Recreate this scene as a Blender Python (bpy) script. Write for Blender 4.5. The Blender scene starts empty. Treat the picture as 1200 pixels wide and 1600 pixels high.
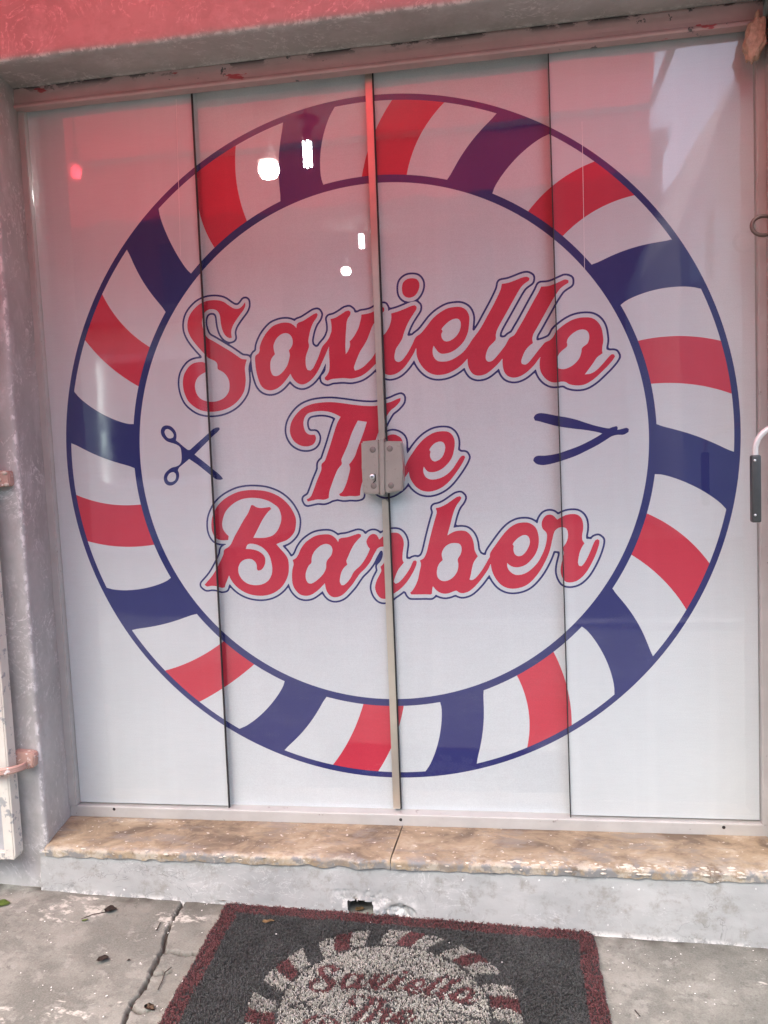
import bpy, bmesh, math, random
import numpy as np
from mathutils import Vector, Matrix, noise as mnoise
from mathutils.geometry import delaunay_2d_cdt

random.seed(7); rng = np.random.default_rng(7)
scene = bpy.context.scene
COL = scene.collection

# ------------------------------------------------------------------ camera (solved from the door plane and the printed circle)
GZ = 1.2465                       # height of the circle's centre above the pavement
S = 0.95                          # radius of the printed circle in metres
F_PX = 1292.96
CAM = np.array([0.36183, -2.29115, GZ - 0.00012])
_w = np.array([-0.0810597, 0.0364772, 0.15603648])
def _rot(w):
    th = np.linalg.norm(w); k = w / th
    K = np.array([[0, -k[2], k[1]], [k[2], 0, -k[0]], [-k[1], k[0], 0]])
    return np.eye(3) + np.sin(th) * K + (1 - np.cos(th)) * K @ K
RC = _rot(_w) @ np.stack([np.array([1, 0, 0.]), np.array([0, 0, -1.]), np.array([0, 1, 0.])], 1)
camd = bpy.data.cameras.new('camera'); cam = bpy.data.objects.new('camera', camd); COL.objects.link(cam)
camd.lens = F_PX / 1600 * 36; camd.sensor_width = 36; camd.clip_end = 2000; camd.clip_start = 0.02
m = Matrix.Identity(4)
for i in range(3):
    m[i][0] = RC[i, 0]; m[i][1] = -RC[i, 1]; m[i][2] = -RC[i, 2]; m[i][3] = CAM[i]
cam.matrix_world = m
scene.camera = cam

# ------------------------------------------------------------------ sky, sun, exposure
SUN_EL, SUN_AZ = math.radians(56), math.radians(203)   # azimuth measured from +Y towards +X
world = bpy.data.worlds.new('World'); scene.world = world; world.use_nodes = True
wn = world.node_tree.nodes; wl = world.node_tree.links
sky = wn.new('ShaderNodeTexSky'); sky.sky_type = 'NISHITA'; sky.sun_disc = False
sky.sun_elevation = SUN_EL; sky.sun_rotation = SUN_AZ
sky.air_density = 1.0; sky.dust_density = 3.6; sky.ozone_density = 1.3
bg = wn['Background']; bg.inputs['Strength'].default_value = 0.14
wl.new(sky.outputs[0], bg.inputs[0])
sd = bpy.data.lights.new('sun', 'SUN'); sun = bpy.data.objects.new('sun', sd); COL.objects.link(sun)
sd.energy = .85; sd.angle = math.radians(45); sd.color = (1, .98, .95)
sdir = Vector((math.sin(SUN_AZ) * math.cos(SUN_EL), math.cos(SUN_AZ) * math.cos(SUN_EL), math.sin(SUN_EL)))
sun.location = sdir * 30
sun.rotation_euler = (-sdir).to_track_quat('-Z', 'Y').to_euler()
vs = scene.view_settings
vs.view_transform = 'Standard'; vs.look = 'None'; vs.gamma = 1; vs.use_curve_mapping = False; vs.exposure = 1.83
RED_LAMP_STRENGTH = 9.0
cy = scene.cycles; cy.max_bounces = 4; cy.diffuse_bounces = 3; cy.glossy_bounces = 2; cy.transmission_bounces = 3; cy.transparent_max_bounces = 7; cy.caustics_reflective = False; cy.caustics_refractive = False

# ------------------------------------------------------------------ pixel helpers
def ray(x, y):
    return np.array([(x - 600) / F_PX, (y - 800) / F_PX, 1.]) @ RC.T
def at_y(x, y, Y):
    d = ray(x, y); return CAM + d * (Y - CAM[1]) / d[1]
def gz(x):                        # pavement falls slightly to the right
    return -0.034 * x
def at_ground(x, y):
    d = ray(x, y); n = np.array([0.034, 0, 1.]); t = -(n @ CAM) / (n @ d); return CAM + t * d
def door_xy(px):                  # pixels -> (x, z) in the door plane Y = 0
    px = np.atleast_2d(np.array(px, float))
    d = np.stack([(px[:, 0] - 600) / F_PX, (px[:, 1] - 800) / F_PX, np.ones(len(px))], 1) @ RC.T
    t = -CAM[1] / d[:, 1]
    X = CAM + t[:, None] * d
    return X[:, [0, 2]]
def to_depth(P, Y):               # the same sight line met at depth Y
    k = (Y - CAM[1]) / (-CAM[1])
    c = CAM[[0, 2]]
    return c + (P - c) * k

# ------------------------------------------------------------------ object helpers
def tag(o, label=None, cat=None, group=None, kind=None):
    if label: o['label'] = label
    if cat: o['category'] = cat
    if group: o['group'] = group
    if kind: o['kind'] = kind
    return o
def empty(name, loc=(0, 0, 0), **k):
    o = bpy.data.objects.new(name, None); COL.objects.link(o); o.location = loc; o.empty_display_size = .05
    return tag(o, **k)
def link(name, me, mat, parent=None, smooth=False, **k):
    o = bpy.data.objects.new(name, me); COL.objects.link(o)
    if mat is not None and not me.materials: me.materials.append(mat)
    if parent is not None:
        o.parent = parent
        o.matrix_parent_inverse = Matrix.Translation(parent.location).inverted() if parent.parent is None else parent.matrix_parent_inverse.copy() if False else Matrix.Translation(parent.location).inverted()
    if smooth:
        for p in me.polygons: p.use_smooth = True
    return tag(o, **k)
def mesh(name, verts, faces):
    me = bpy.data.meshes.new(name); me.from_pydata([tuple(map(float, v)) for v in verts], [], [tuple(f) for f in faces]); me.update(); return me
def bm_obj(name, bm, mat, parent=None, smooth=False, **k):
    bmesh.ops.recalc_face_normals(bm, faces=bm.faces[:])
    me = bpy.data.meshes.new(name); bm.to_mesh(me); bm.free()
    return link(name, me, mat, parent, smooth, **k)
def add_box(bm, x0, x1, y0, y1, z0, z1, bev=0, seg=2):
    vs_ = [bm.verts.new((x, y, z)) for x in (x0, x1) for y in (y0, y1) for z in (z0, z1)]
    idx = [(0, 1, 3, 2), (4, 6, 7, 5), (0, 4, 5, 1), (2, 3, 7, 6), (0, 2, 6, 4), (1, 5, 7, 3)]
    fs = [bm.faces.new([vs_[i] for i in q]) for q in idx]
    if bev:
        bmesh.ops.bevel(bm, geom=list({e for f in fs for e in f.edges}), offset=bev, segments=seg, affect='EDGES', profile=.5)
def box(name, x0, x1, y0, y1, z0, z1, mat, parent=None, bev=0, **k):
    bm = bmesh.new(); add_box(bm, x0, x1, y0, y1, z0, z1, bev); return bm_obj(name, bm, mat, parent, **k)
def hexa(name, quad, y0, y1, mat, parent=None, bev=0, **k):
    # a slab whose front outline is the (x, z) quad
    bm = bmesh.new()
    a = [bm.verts.new((p[0], y0, p[1])) for p in quad]; b = [bm.verts.new((p[0], y1, p[1])) for p in quad]
    bm.faces.new(a); bm.faces.new(b[::-1])
    n = len(quad)
    for i in range(n): bm.faces.new((a[i], b[i], b[(i + 1) % n], a[(i + 1) % n]))
    if bev: bmesh.ops.bevel(bm, geom=bm.edges[:], offset=bev, segments=2, affect='EDGES')
    return bm_obj(name, bm, mat, parent, **k)
def add_tube(bm, pts, r, n=10, cap=True, r1=None):
    pts = [Vector(p) for p in pts]; rings = []
    up = None
    for i, p in enumerate(pts):
        t = (pts[min(i + 1, len(pts) - 1)] - pts[max(i - 1, 0)]).normalized()
        if up is None:
            up = t.orthogonal().normalized()
        else:
            up = (up - t * up.dot(t)).normalized()
        s = t.cross(up)
        rr = r if r1 is None else r + (r1 - r) * i / (len(pts) - 1)
        rings.append([bm.verts.new(p + (up * math.cos(a) + s * math.sin(a)) * rr) for a in [2 * math.pi * j / n for j in range(n)]])
    for a, b in zip(rings, rings[1:]):
        for j in range(n): bm.faces.new((a[j], a[(j + 1) % n], b[(j + 1) % n], b[j]))
    if cap:
        bm.faces.new(rings[0][::-1]); bm.faces.new(rings[-1])
def tube(name, pts, r, mat, parent=None, n=12, **k):
    bm = bmesh.new(); add_tube(bm, pts, r, n); return bm_obj(name, bm, mat, parent, True, **k)
def add_lathe(bm, prof, c, axis='Z', n=24):
    rings = []
    for r, h in prof:
        ring = []
        for j in range(n):
            a = 2 * math.pi * j / n
            if axis == 'Z': v = (c[0] + r * math.cos(a), c[1] + r * math.sin(a), c[2] + h)
            else: v = (c[0] + r * math.cos(a), c[1] + h, c[2] + r * math.sin(a))
            ring.append(bm.verts.new(v))
        rings.append(ring)
    for a, b in zip(rings, rings[1:]):
        for j in range(n): bm.faces.new((a[j], a[(j + 1) % n], b[(j + 1) % n], b[j]))
    bm.faces.new(rings[0][::-1]); bm.faces.new(rings[-1])
def lathe(name, prof, c, mat, parent=None, axis='Z', n=24, smooth=True, **k):
    bm = bmesh.new(); add_lathe(bm, prof, c, axis, n); return bm_obj(name, bm, mat, parent, smooth, **k)
def fbm(x, y, z, s=1.0, o=4):
    return mnoise.fractal(Vector((x * s, y * s, z * s)), 1.0, 2.0, o)
def sheet(name, fn, us, vs_, mat, parent=None, skip=None, smooth=True, **k):
    # a grid: fn(u, v) -> (x, y, z)
    V = [fn(u, v) for v in vs_ for u in us]; n = len(us); Fc = []
    for j in range(len(vs_) - 1):
        for i in range(n - 1):
            if skip and skip((us[i] + us[i + 1]) / 2, (vs_[j] + vs_[j + 1]) / 2): continue
            Fc.append((j * n + i, j * n + i + 1, (j + 1) * n + i + 1, (j + 1) * n + i))
    me = mesh(name, V, Fc)
    return link(name, me, mat, parent, smooth, **k)
def frange(a, b, st):
    n = max(1, int(round((b - a) / st))); return [a + (b - a) * i / n for i in range(n + 1)]

# ------------------------------------------------------------------ materials
def new_mat(name):
    mt = bpy.data.materials.new(name); mt.use_nodes = True
    nt = mt.node_tree; b = nt.nodes['Principled BSDF']
    return mt, nt, b
def N(nt, t, **kw):
    n = nt.nodes.new(t)
    for k_, v in kw.items():
        if k_.startswith('i_'):
            key = k_[2:]; key = int(key) if key.isdigit() else key.replace('_', ' ')
            n.inputs[key].default_value = v
        else: setattr(n, k_, v)
    return n
def pos(nt, scale=(1, 1, 1), loc=(0, 0, 0), rot=(0, 0, 0)):
    g = N(nt, 'ShaderNodeNewGeometry'); mp = N(nt, 'ShaderNodeMapping')
    mp.inputs['Scale'].default_value = scale; mp.inputs['Location'].default_value = loc; mp.inputs['Rotation'].default_value = rot
    nt.links.new(g.outputs['Position'], mp.inputs['Vector']); return mp.outputs[0]
def tex(nt, scale, vec, detail=6, rough=.6, dist=0):
    n = N(nt, 'ShaderNodeTexNoise'); n.inputs['Scale'].default_value = scale; n.inputs['Detail'].default_value = detail
    n.inputs['Roughness'].default_value = rough; n.inputs['Distortion'].default_value = dist
    nt.links.new(vec, n.inputs['Vector']); return n.outputs['Fac']
def ramp(nt, fac, stops, interp='LINEAR'):
    r = N(nt, 'ShaderNodeValToRGB'); e = r.color_ramp.elements; r.color_ramp.interpolation = interp
    while len(e) < len(stops): e.new(.5)
    for el, (p_, c) in zip(e, stops):
        el.position = p_; el.color = (c, c, c, 1) if isinstance(c, (int, float)) else (*c, 1)
    nt.links.new(fac, r.inputs[0]); return r.outputs[0]
def mix(nt, fac, a, b, mode='MIX'):
    n = N(nt, 'ShaderNodeMix', data_type='RGBA', blend_type=mode)
    for k_, v in ((0, fac), (6, a), (7, b)):
        if isinstance(v, (int, float)): n.inputs[k_].default_value = v
        elif isinstance(v, tuple): n.inputs[k_].default_value = (*v, 1)
        else: nt.links.new(v, n.inputs[k_])
    return n.outputs[2]
def mul(nt, a, b, op='MULTIPLY'):
    n = N(nt, 'ShaderNodeMath', operation=op)
    for i, v in enumerate((a, b)):
        if isinstance(v, (int, float)): n.inputs[i].default_value = v
        else: nt.links.new(v, n.inputs[i])
    return n.outputs[0]
def bump(nt, b, h, strength=.3, dist=.002):
    n = N(nt, 'ShaderNodeBump'); n.inputs['Strength'].default_value = strength; n.inputs['Distance'].default_value = dist
    nt.links.new(h, n.inputs['Height']); nt.links.new(n.outputs[0], b.inputs['Normal'])
def simple(name, col, rough=.6, metal=0, var=.12, scale=30, bmp=.1, spec=.5):
    mt, nt, b = new_mat(name)
    v = pos(nt); t = tex(nt, scale, v, 5)
    c = mix(nt, ramp(nt, t, [(.3, 0), (.7, 1)]), tuple(x * (1 - var) for x in col), tuple(min(1, x * (1 + var)) for x in col))
    nt.links.new(c, b.inputs['Base Color']); b.inputs['Roughness'].default_value = rough; b.inputs['Metallic'].default_value = metal
    b.inputs['Specular IOR Level'].default_value = spec
    if bmp: bump(nt, b, t, bmp, .002)
    return mt

def wall_paint():
    mt, nt, b = new_mat('grey_wall_paint')
    v = pos(nt)
    big = tex(nt, 2.6, v, 4, .6); base = ramp(nt, big, [(.36, (.33, .325, .31)), (.64, (.47, .46, .44))])
    # rubbed white scuffs: thin curved smears
    w1 = tex(nt, 7, v, 4, .66, 2.2)
    line = ramp(nt, w1, [(.47, 0), (.5, 1), (.53, 0)])
    gate_ = ramp(nt, tex(nt, 5.5, pos(nt, loc=(3, 1, 8)), 3), [(.44, 0), (.55, 1)])
    fine = ramp(nt, tex(nt, 90, v, 2), [(.4, 0), (.6, 1)])
    sc = mul(nt, mul(nt, line, gate_), fine)
    c = mix(nt, mul(nt, sc, .95), base, (.72, .7, .68))
    # cloudy rubbed patches
    cl = mul(nt, ramp(nt, tex(nt, 14, pos(nt, scale=(1, 1, .55), loc=(5, 5, 5)), 5, .7), [(.5, 0), (.68, 1)]), .5)
    c = mix(nt, cl, c, (.58, .575, .565))
    # chipped edges showing old white paint
    ch = mul(nt, N(nt, 'ShaderNodeAttribute', attribute_name='edge').outputs['Fac'], ramp(nt, tex(nt, 46, pos(nt, scale=(1, 1, .6)), 4, .7), [(.5, 0), (.54, 1)]))
    c = mix(nt, mul(nt, ch, .9), c, (.78, .77, .74))
    # dirt and grime low down on the step, as splashes with a ragged upper limit
    sp = ramp(nt, tex(nt, 26, pos(nt, scale=(1, 1, 1.6)), 5, .75), [(.5, 0), (.7, 1)])
    c = mix(nt, mul(nt, sp, .35), c, (.3, .3, .27))
    nt.links.new(c, b.inputs['Base Color']); b.inputs['Roughness'].default_value = .5
    h = mix(nt, .5, tex(nt, 34, v, 5, .65), tex(nt, 7, v, 4))
    bump(nt, b, h, .4, .006)
    return mt
def step_paint():
    mt, nt, b = new_mat('chipped_step_paint')
    v = pos(nt)
    big = tex(nt, 4, v, 4, .6); base = ramp(nt, big, [(.3, (.31, .318, .308)), (.7, (.42, .428, .412))])
    w1 = tex(nt, 8, pos(nt, scale=(1, 1, 1.8)), 4, .65, 2.2)
    line = ramp(nt, w1, [(.486, 0), (.5, 1), (.514, 0)])
    gate_ = ramp(nt, tex(nt, 6, pos(nt, loc=(3, 1, 8)), 3), [(.5, 0), (.62, 1)])
    c = mix(nt, mul(nt, mul(nt, line, gate_), .5), base, (.7, .7, .68))
    w2 = tex(nt, 5, pos(nt, loc=(9, 2, 4)), 5, .6, 1.5)
    l2 = mul(nt, ramp(nt, w2, [(.492, 0), (.5, 1), (.508, 0)]), ramp(nt, tex(nt, 4, pos(nt, loc=(1, 7, 2)), 2), [(.5, 0), (.6, 1)]))
    c = mix(nt, mul(nt, l2, .6), c, (.16, .16, .15))
    sp = ramp(nt, tex(nt, 22, v, 5, .75), [(.52, 0), (.68, 1)])
    c = mix(nt, mul(nt, sp, .6), c, (.22, .21, .175))
    wf = ramp(nt, tex(nt, 60, v, 3, .6), [(.71, 0), (.74, 1)])
    c = mix(nt, wf, c, (.7, .7, .67))
    at = N(nt, 'ShaderNodeAttribute', attribute_name='edge')
    ch = mul(nt, at.outputs['Fac'], ramp(nt, tex(nt, 34, v, 5, .7), [(.5, 0), (.56, 1)]))
    c = mix(nt, ch, c, (.74, .73, .69))
    nt.links.new(c, b.inputs['Base Color']); b.inputs['Roughness'].default_value = .55
    bump(nt, b, mix(nt, .4, tex(nt, 40, v, 5, .7), w1), .3, .004)
    return mt
def concrete(name='pavement_concrete'):
    mt, nt, b = new_mat(name)
    v = pos(nt)
    big = tex(nt, 2.3, v, 5, .62); base = ramp(nt, big, [(.38, (.13, .129, .106)), (.5, (.215, .213, .178)), (.6, (.31, .305, .262))])
    md = ramp(nt, tex(nt, 14, v, 5, .7), [(.47, 0), (.56, 1)])
    c = mix(nt, mul(nt, md, .55), base, (.105, .106, .088))
    pit = ramp(nt, tex(nt, 48, v, 4, .7), [(.6, 0), (.66, 1)])
    c = mix(nt, mul(nt, pit, .6), c, (.07, .068, .056))
    ltp = ramp(nt, tex(nt, 20, pos(nt, loc=(6, 2, 1)), 5, .72), [(.57, 0), (.63, 1)])
    c = mix(nt, mul(nt, ltp, .55), c, (.36, .355, .31))
    # cream paint spatters
    spl = mul(nt, ramp(nt, tex(nt, 5, pos(nt, scale=(.8, 1.6, 1), loc=(2, 3, 0)), 5, .72, .4), [(.61, 0), (.64, 1)]), ramp(nt, tex(nt, 70, v, 4), [(.38, 0), (.55, 1)]))
    c = mix(nt, mul(nt, spl, .8), c, (.72, .69, .6))
    dots = ramp(nt, tex(nt, 75, pos(nt, scale=(.8, 1.2, 1)), 2, .5), [(.76, 0), (.775, 1)])
    c = mix(nt, dots, c, (.74, .72, .66))
    grit = ramp(nt, tex(nt, 260, v, 3, .6), [(.3, 0), (.7, 1)])
    c = mix(nt, .35, c, mix(nt, grit, (.1, .105, .09), (.27, .28, .25)))
    at = N(nt, 'ShaderNodeAttribute', attribute_name='crack')
    c = mix(nt, at.outputs['Fac'], c, (.055, .05, .04))
    nt.links.new(c, b.inputs['Base Color']); b.inputs['Roughness'].default_value = .85
    bump(nt, b, mix(nt, .5, tex(nt, 120, v, 4, .7), tex(nt, 14, v, 5)), .6, .004)
    return mt
def sill_mat():
    mt, nt, b = new_mat('worn_tan_sill')
    v = pos(nt, scale=(1, 1.4, 1))
    t1 = tex(nt, 7, v, 5, .68, .6)
    c = ramp(nt, t1, [(.36, (.15, .115, .08)), (.45, (.275, .215, .14)), (.55, (.365, .29, .19)), (.66, (.45, .385, .28))])
    st = ramp(nt, tex(nt, 30, pos(nt, scale=(.8, 1.7, 1)), 5, .72, .8), [(.52, 0), (.64, 1)])
    c = mix(nt, mul(nt, st, .55), c, (.19, .14, .1))
    gy_ = ramp(nt, tex(nt, 11, pos(nt, scale=(.7, 1.6, 1), loc=(7, 1, 3)), 5, .7), [(.54, 0), (.62, 1)])
    c = mix(nt, mul(nt, gy_, .65), c, (.25, .225, .195))
    fl = ramp(nt, tex(nt, 55, v, 4, .65), [(.64, 0), (.68, 1)])
    c = mix(nt, mul(nt, fl, .85), c, (.74, .7, .62))
    at = N(nt, 'ShaderNodeAttribute', attribute_name='edge')
    pl = mul(nt, at.outputs['Fac'], ramp(nt, tex(nt, 26, pos(nt), 5, .7), [(.46, 0), (.58, 1)]))
    c = mix(nt, mul(nt, pl, .8), c, (.47, .43, .35))
    gr = mul(nt, at.outputs['Fac'], ramp(nt, tex(nt, 19, pos(nt, loc=(4, 4, 0)), 5, .7), [(.5, 0), (.58, 1)]))
    c = mix(nt, gr, c, (.22, .22, .21))
    nt.links.new(c, b.inputs['Base Color']); b.inputs['Roughness'].default_value = .7
    bump(nt, b, mix(nt, .5, tex(nt, 60, v, 5, .7), t1), .5, .003)
    return mt
def film_mat(name, col):
    mt, nt, b = new_mat(name)
    v = pos(nt)
    g = ramp(nt, tex(nt, 420, v, 0, .5), [(.3, 0), (.7, 1)])
    w = tex(nt, 60, pos(nt, scale=(.25, 1, 3.2)), 1, .5, .3)
    c = mix(nt, g, tuple(x * .955 for x in col), tuple(min(1, x * 1.03) for x in col))
    c = mix(nt, mul(nt, ramp(nt, w, [(.45, 0), (.6, 1)]), .06), c, tuple(x * .7 for x in col))
    sm = ramp(nt, tex(nt, 3.2, pos(nt, scale=(1, 1, .6)), 4, .6, .5), [(.38, 0), (.62, 1)])
    c = mix(nt, mul(nt, sm, .10), c, tuple(x * .55 for x in col))
    stk = ramp(nt, tex(nt, 26, pos(nt, scale=(1, 1, .03)), 2, .5), [(.52, 0), (.7, 1)])
    c = mix(nt, mul(nt, stk, .09), c, tuple(min(1, x * 1.2 + .03) for x in col))
    nt.links.new(c, b.inputs['Base Color']); b.inputs['Roughness'].default_value = .55
    b.inputs['Alpha'].default_value = .87          # perforated window film: small holes let a little of the room through
    b.inputs['Specular IOR Level'].default_value = .3
    return mt
def glass_mat():
    mt = bpy.data.materials.new('clear_glass'); mt.use_nodes = True; nt = mt.node_tree; nt.nodes.clear()
    out = N(nt, 'ShaderNodeOutputMaterial'); mx = N(nt, 'ShaderNodeMixShader')
    tr = N(nt, 'ShaderNodeBsdfTransparent'); gl = N(nt, 'ShaderNodeBsdfGlossy'); gl.inputs['Roughness'].default_value = .035
    tr.inputs[0].default_value = (.985, .99, .985, 1)
    g = N(nt, 'ShaderNodeNewGeometry'); d = N(nt, 'ShaderNodeVectorMath', operation='DOT_PRODUCT')
    nt.links.new(g.outputs['Normal'], d.inputs[0]); nt.links.new(g.outputs['Incoming'], d.inputs[1])
    c = mul(nt, 1.0, mul(nt, d.outputs['Value'], 0, 'ABSOLUTE'), 'SUBTRACT')
    sch = mul(nt, mul(nt, mul(nt, c, 5.0, 'POWER'), .91), .088, 'ADD')
    nt.links.new(sch, mx.inputs[0]); nt.links.new(tr.outputs[0], mx.inputs[1]); nt.links.new(gl.outputs[0], mx.inputs[2])
    nt.links.new(mx.outputs[0], out.inputs[0])
    bp = N(nt, 'ShaderNodeBump'); bp.inputs['Strength'].default_value = .018; bp.inputs['Distance'].default_value = .01
    nt.links.new(tex(nt, 7, pos(nt), 1, .5), bp.inputs['Height']); nt.links.new(bp.outputs[0], gl.inputs['Normal'])
    rg = ramp(nt, tex(nt, 11, pos(nt, loc=(3, 0, 2)), 4, .65, .8), [(.42, .022), (.7, .085)]); nt.links.new(rg, gl.inputs['Roughness'])
    return mt
def chip_metal(name, col, under=(.2, .15, .12), rough=.45, metal=0.0, lo=.62, hi=.66, scale=45):
    mt, nt, b = new_mat(name)
    v = pos(nt)
    t = tex(nt, 12, v, 6, .6)
    c = mix(nt, ramp(nt, t, [(.35, 0), (.7, 1)]), tuple(x * .86 for x in col), col)
    ch = ramp(nt, tex(nt, scale, v, 5, .7), [(lo, 0), (hi, 1)])
    c = mix(nt, ch, c, under)
    nt.links.new(c, b.inputs['Base Color']); b.inputs['Roughness'].default_value = rough; b.inputs['Metallic'].default_value = metal
    bump(nt, b, mix(nt, .6, t, ch), .25, .002)
    return mt
def emit(name, col, s):
    mt = bpy.data.materials.new(name); mt.use_nodes = True; nt = mt.node_tree; nt.nodes.clear()
    out = N(nt, 'ShaderNodeOutputMaterial'); e = N(nt, 'ShaderNodeEmission'); e.inputs[0].default_value = (*col, 1); e.inputs[1].default_value = s
    nt.links.new(e.outputs[0], out.inputs[0]); return mt
def translucent_cloth(name, col, tcol):
    mt = bpy.data.materials.new(name); mt.use_nodes = True; nt = mt.node_tree; nt.nodes.clear()
    out = N(nt, 'ShaderNodeOutputMaterial'); mx = N(nt, 'ShaderNodeMixShader'); mx.inputs[0].default_value = .8
    d = N(nt, 'ShaderNodeBsdfDiffuse'); t = N(nt, 'ShaderNodeBsdfTranslucent')
    v = pos(nt); f = ramp(nt, tex(nt, 5, v, 5), [(.3, .85), (.7, 1)])
    nt.links.new(mix(nt, 1.0, f, col, 'MULTIPLY'), d.inputs[0]); nt.links.new(mix(nt, 1.0, f, tcol, 'MULTIPLY'), t.inputs[0])
    nt.links.new(d.outputs[0], mx.inputs[1]); nt.links.new(t.outputs[0], mx.inputs[2]); nt.links.new(mx.outputs[0], out.inputs[0])
    return mt
def attr_mat(name, rough=.8, attr='Col'):
    mt, nt, b = new_mat(name)
    a = N(nt, 'ShaderNodeAttribute', attribute_name=attr); nt.links.new(a.outputs['Color'], b.inputs['Base Color'])
    b.inputs['Roughness'].default_value = rough; b.inputs['Specular IOR Level'].default_value = .25
    return mt

M_WALL = wall_paint(); M_STEP = step_paint(); M_CONC = concrete(); M_SILL = sill_mat()
M_WHITE = film_mat('white_film_print', (.765, .825, .835)); M_RED = film_mat('red_film_print', (.70, .045, .085)); M_NAVY = film_mat('navy_film_print', (.03, .038, .19))
M_GLASS = glass_mat()
M_ALU = chip_metal('painted_aluminium', (.55, .55, .52), (.3, .28, .26), .38, .15, .66, .69)
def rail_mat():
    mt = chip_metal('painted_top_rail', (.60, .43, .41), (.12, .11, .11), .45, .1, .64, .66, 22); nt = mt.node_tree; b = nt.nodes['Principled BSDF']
    src = b.inputs['Base Color'].links[0].from_socket
    at = N(nt, 'ShaderNodeAttribute', attribute_name='edge')
    pe = mul(nt, at.outputs['Fac'], ramp(nt, tex(nt, 9, pos(nt, scale=(1, 1, 2)), 7, .7), [(.5, 0), (.53, 1)]))
    c = mix(nt, pe, src, (.07, .06, .06))
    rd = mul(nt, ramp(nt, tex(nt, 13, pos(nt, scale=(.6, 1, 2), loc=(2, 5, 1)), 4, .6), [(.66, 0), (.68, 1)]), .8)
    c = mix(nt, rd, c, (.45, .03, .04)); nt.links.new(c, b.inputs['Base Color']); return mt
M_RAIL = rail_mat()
M_STILE = simple('anodised_stile', (.72, .68, .58), .28, .75, .06, 18, .05)
M_BLACK = simple('plain_black', (.02, .02, .02), .6)  # also blackens the strips that paint the seam shadows
M_LOCK = chip_metal('worn_lock_steel', (.64, .59, .52), (.4, .33, .26), .32, .7, .58, .72, 90)
M_PLUG = simple('grey_plug', (.2, .18, .16), .5, .3)
M_GATE = chip_metal('chipped_cream_paint', (.68, .65, .57), (.33, .34, .33), .5, 0, .57, .6, 28)
M_GATEGREY = simple('grey_gate_sheet', (.38, .39, .4), .5)
M_RUSTPINK = chip_metal('rusty_pink_paint', (.52, .33, .27), (.75, .7, .66), .55, .1, .6, .65, 60)
M_IRON = simple('dull_iron', (.16, .13, .11), .45, .5)
M_GRIP = simple('black_plastic_grip', (.045, .05, .05), .42, 0, .1, 40, .1)
M_TUBE = chip_metal('chipped_white_tube', (.72, .71, .68), (.2, .16, .14), .3, .2, .66, .69, 60)
M_SCREW = simple('bright_screw', (.7, .7, .7), .3, .9)
M_FOAM = simple('expanding_foam', (.52, .41, .29), .8, 0, .25, 90, .4)
M_PLASTER = simple('cream_plaster', (.55, .51, .42), .9, 0, .25, 40, .6)
M_DARK = simple('dark_hole', (.05, .045, .04), .9)
M_ROOM = simple('room_plaster', (.3, .28, .26), .9)
M_ROOMFLOOR = simple('room_floor', (.2, .18, .17), .5)

# ------------------------------------------------------------------ outline helpers
def smooth_loop(P, step=.004, corner=50):
    P = np.asarray(P, float); n = len(P); out = []
    d = np.roll(P, -1, 0) - P
    ang = np.arctan2(d[:, 1], d[:, 0]); turn = np.degrees(np.abs((ang - np.roll(ang, 1) + np.pi) % (2 * np.pi) - np.pi))
    isc = turn > corner
    T = (np.roll(P, -1, 0) - np.roll(P, 1, 0)) / 2
    for i in range(n):
        j = (i + 1) % n; a, b = P[i], P[j]; L = np.linalg.norm(b - a)
        if L < 1e-9: continue
        la = np.linalg.norm(P[i] - P[i - 1]); lb = np.linalg.norm(P[(j + 1) % n] - b)
        ta = (b - a) if isc[i] else T[i] * min(1, 2 * L / (L + la + 1e-9))
        tb = (b - a) if isc[j] else T[j] * min(1, 2 * L / (L + lb + 1e-9))
        k = max(1, int(round(L / step)))
        for q in range(k):
            t = q / k; t2 = t * t; t3 = t2 * t
            out.append((2 * t3 - 3 * t2 + 1) * a + (t3 - 2 * t2 + t) * ta + (-2 * t3 + 3 * t2) * b + (t3 - t2) * tb)
    return np.array(out)
def inside(poly, Q):
    Q = np.atleast_2d(Q); x, y = Q[:, 0], Q[:, 1]; r = np.zeros(len(Q), bool)
    a = poly; b = np.roll(poly, -1, 0)
    lo = poly.min(0); hi = poly.max(0); idx = np.where((x >= lo[0]) & (x <= hi[0]) & (y >= lo[1]) & (y <= hi[1]))[0]
    if len(idx) == 0: return r
    xs, ys = x[idx], y[idx]; rr = np.zeros(len(idx), bool)
    for (x0, y0), (x1, y1) in zip(a, b):
        c = (y0 > ys) != (y1 > ys)
        if c.any():
            xi = (x1 - x0) * (ys - y0) / ((y1 - y0) if y1 != y0 else 1e-12) + x0
            rr ^= c & (xs < xi)
    r[idx] = rr; return r
def crop(ox, oy, s, pts):
    return door_xy([(ox + x / s, oy + y / s) for x, y in pts])

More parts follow.
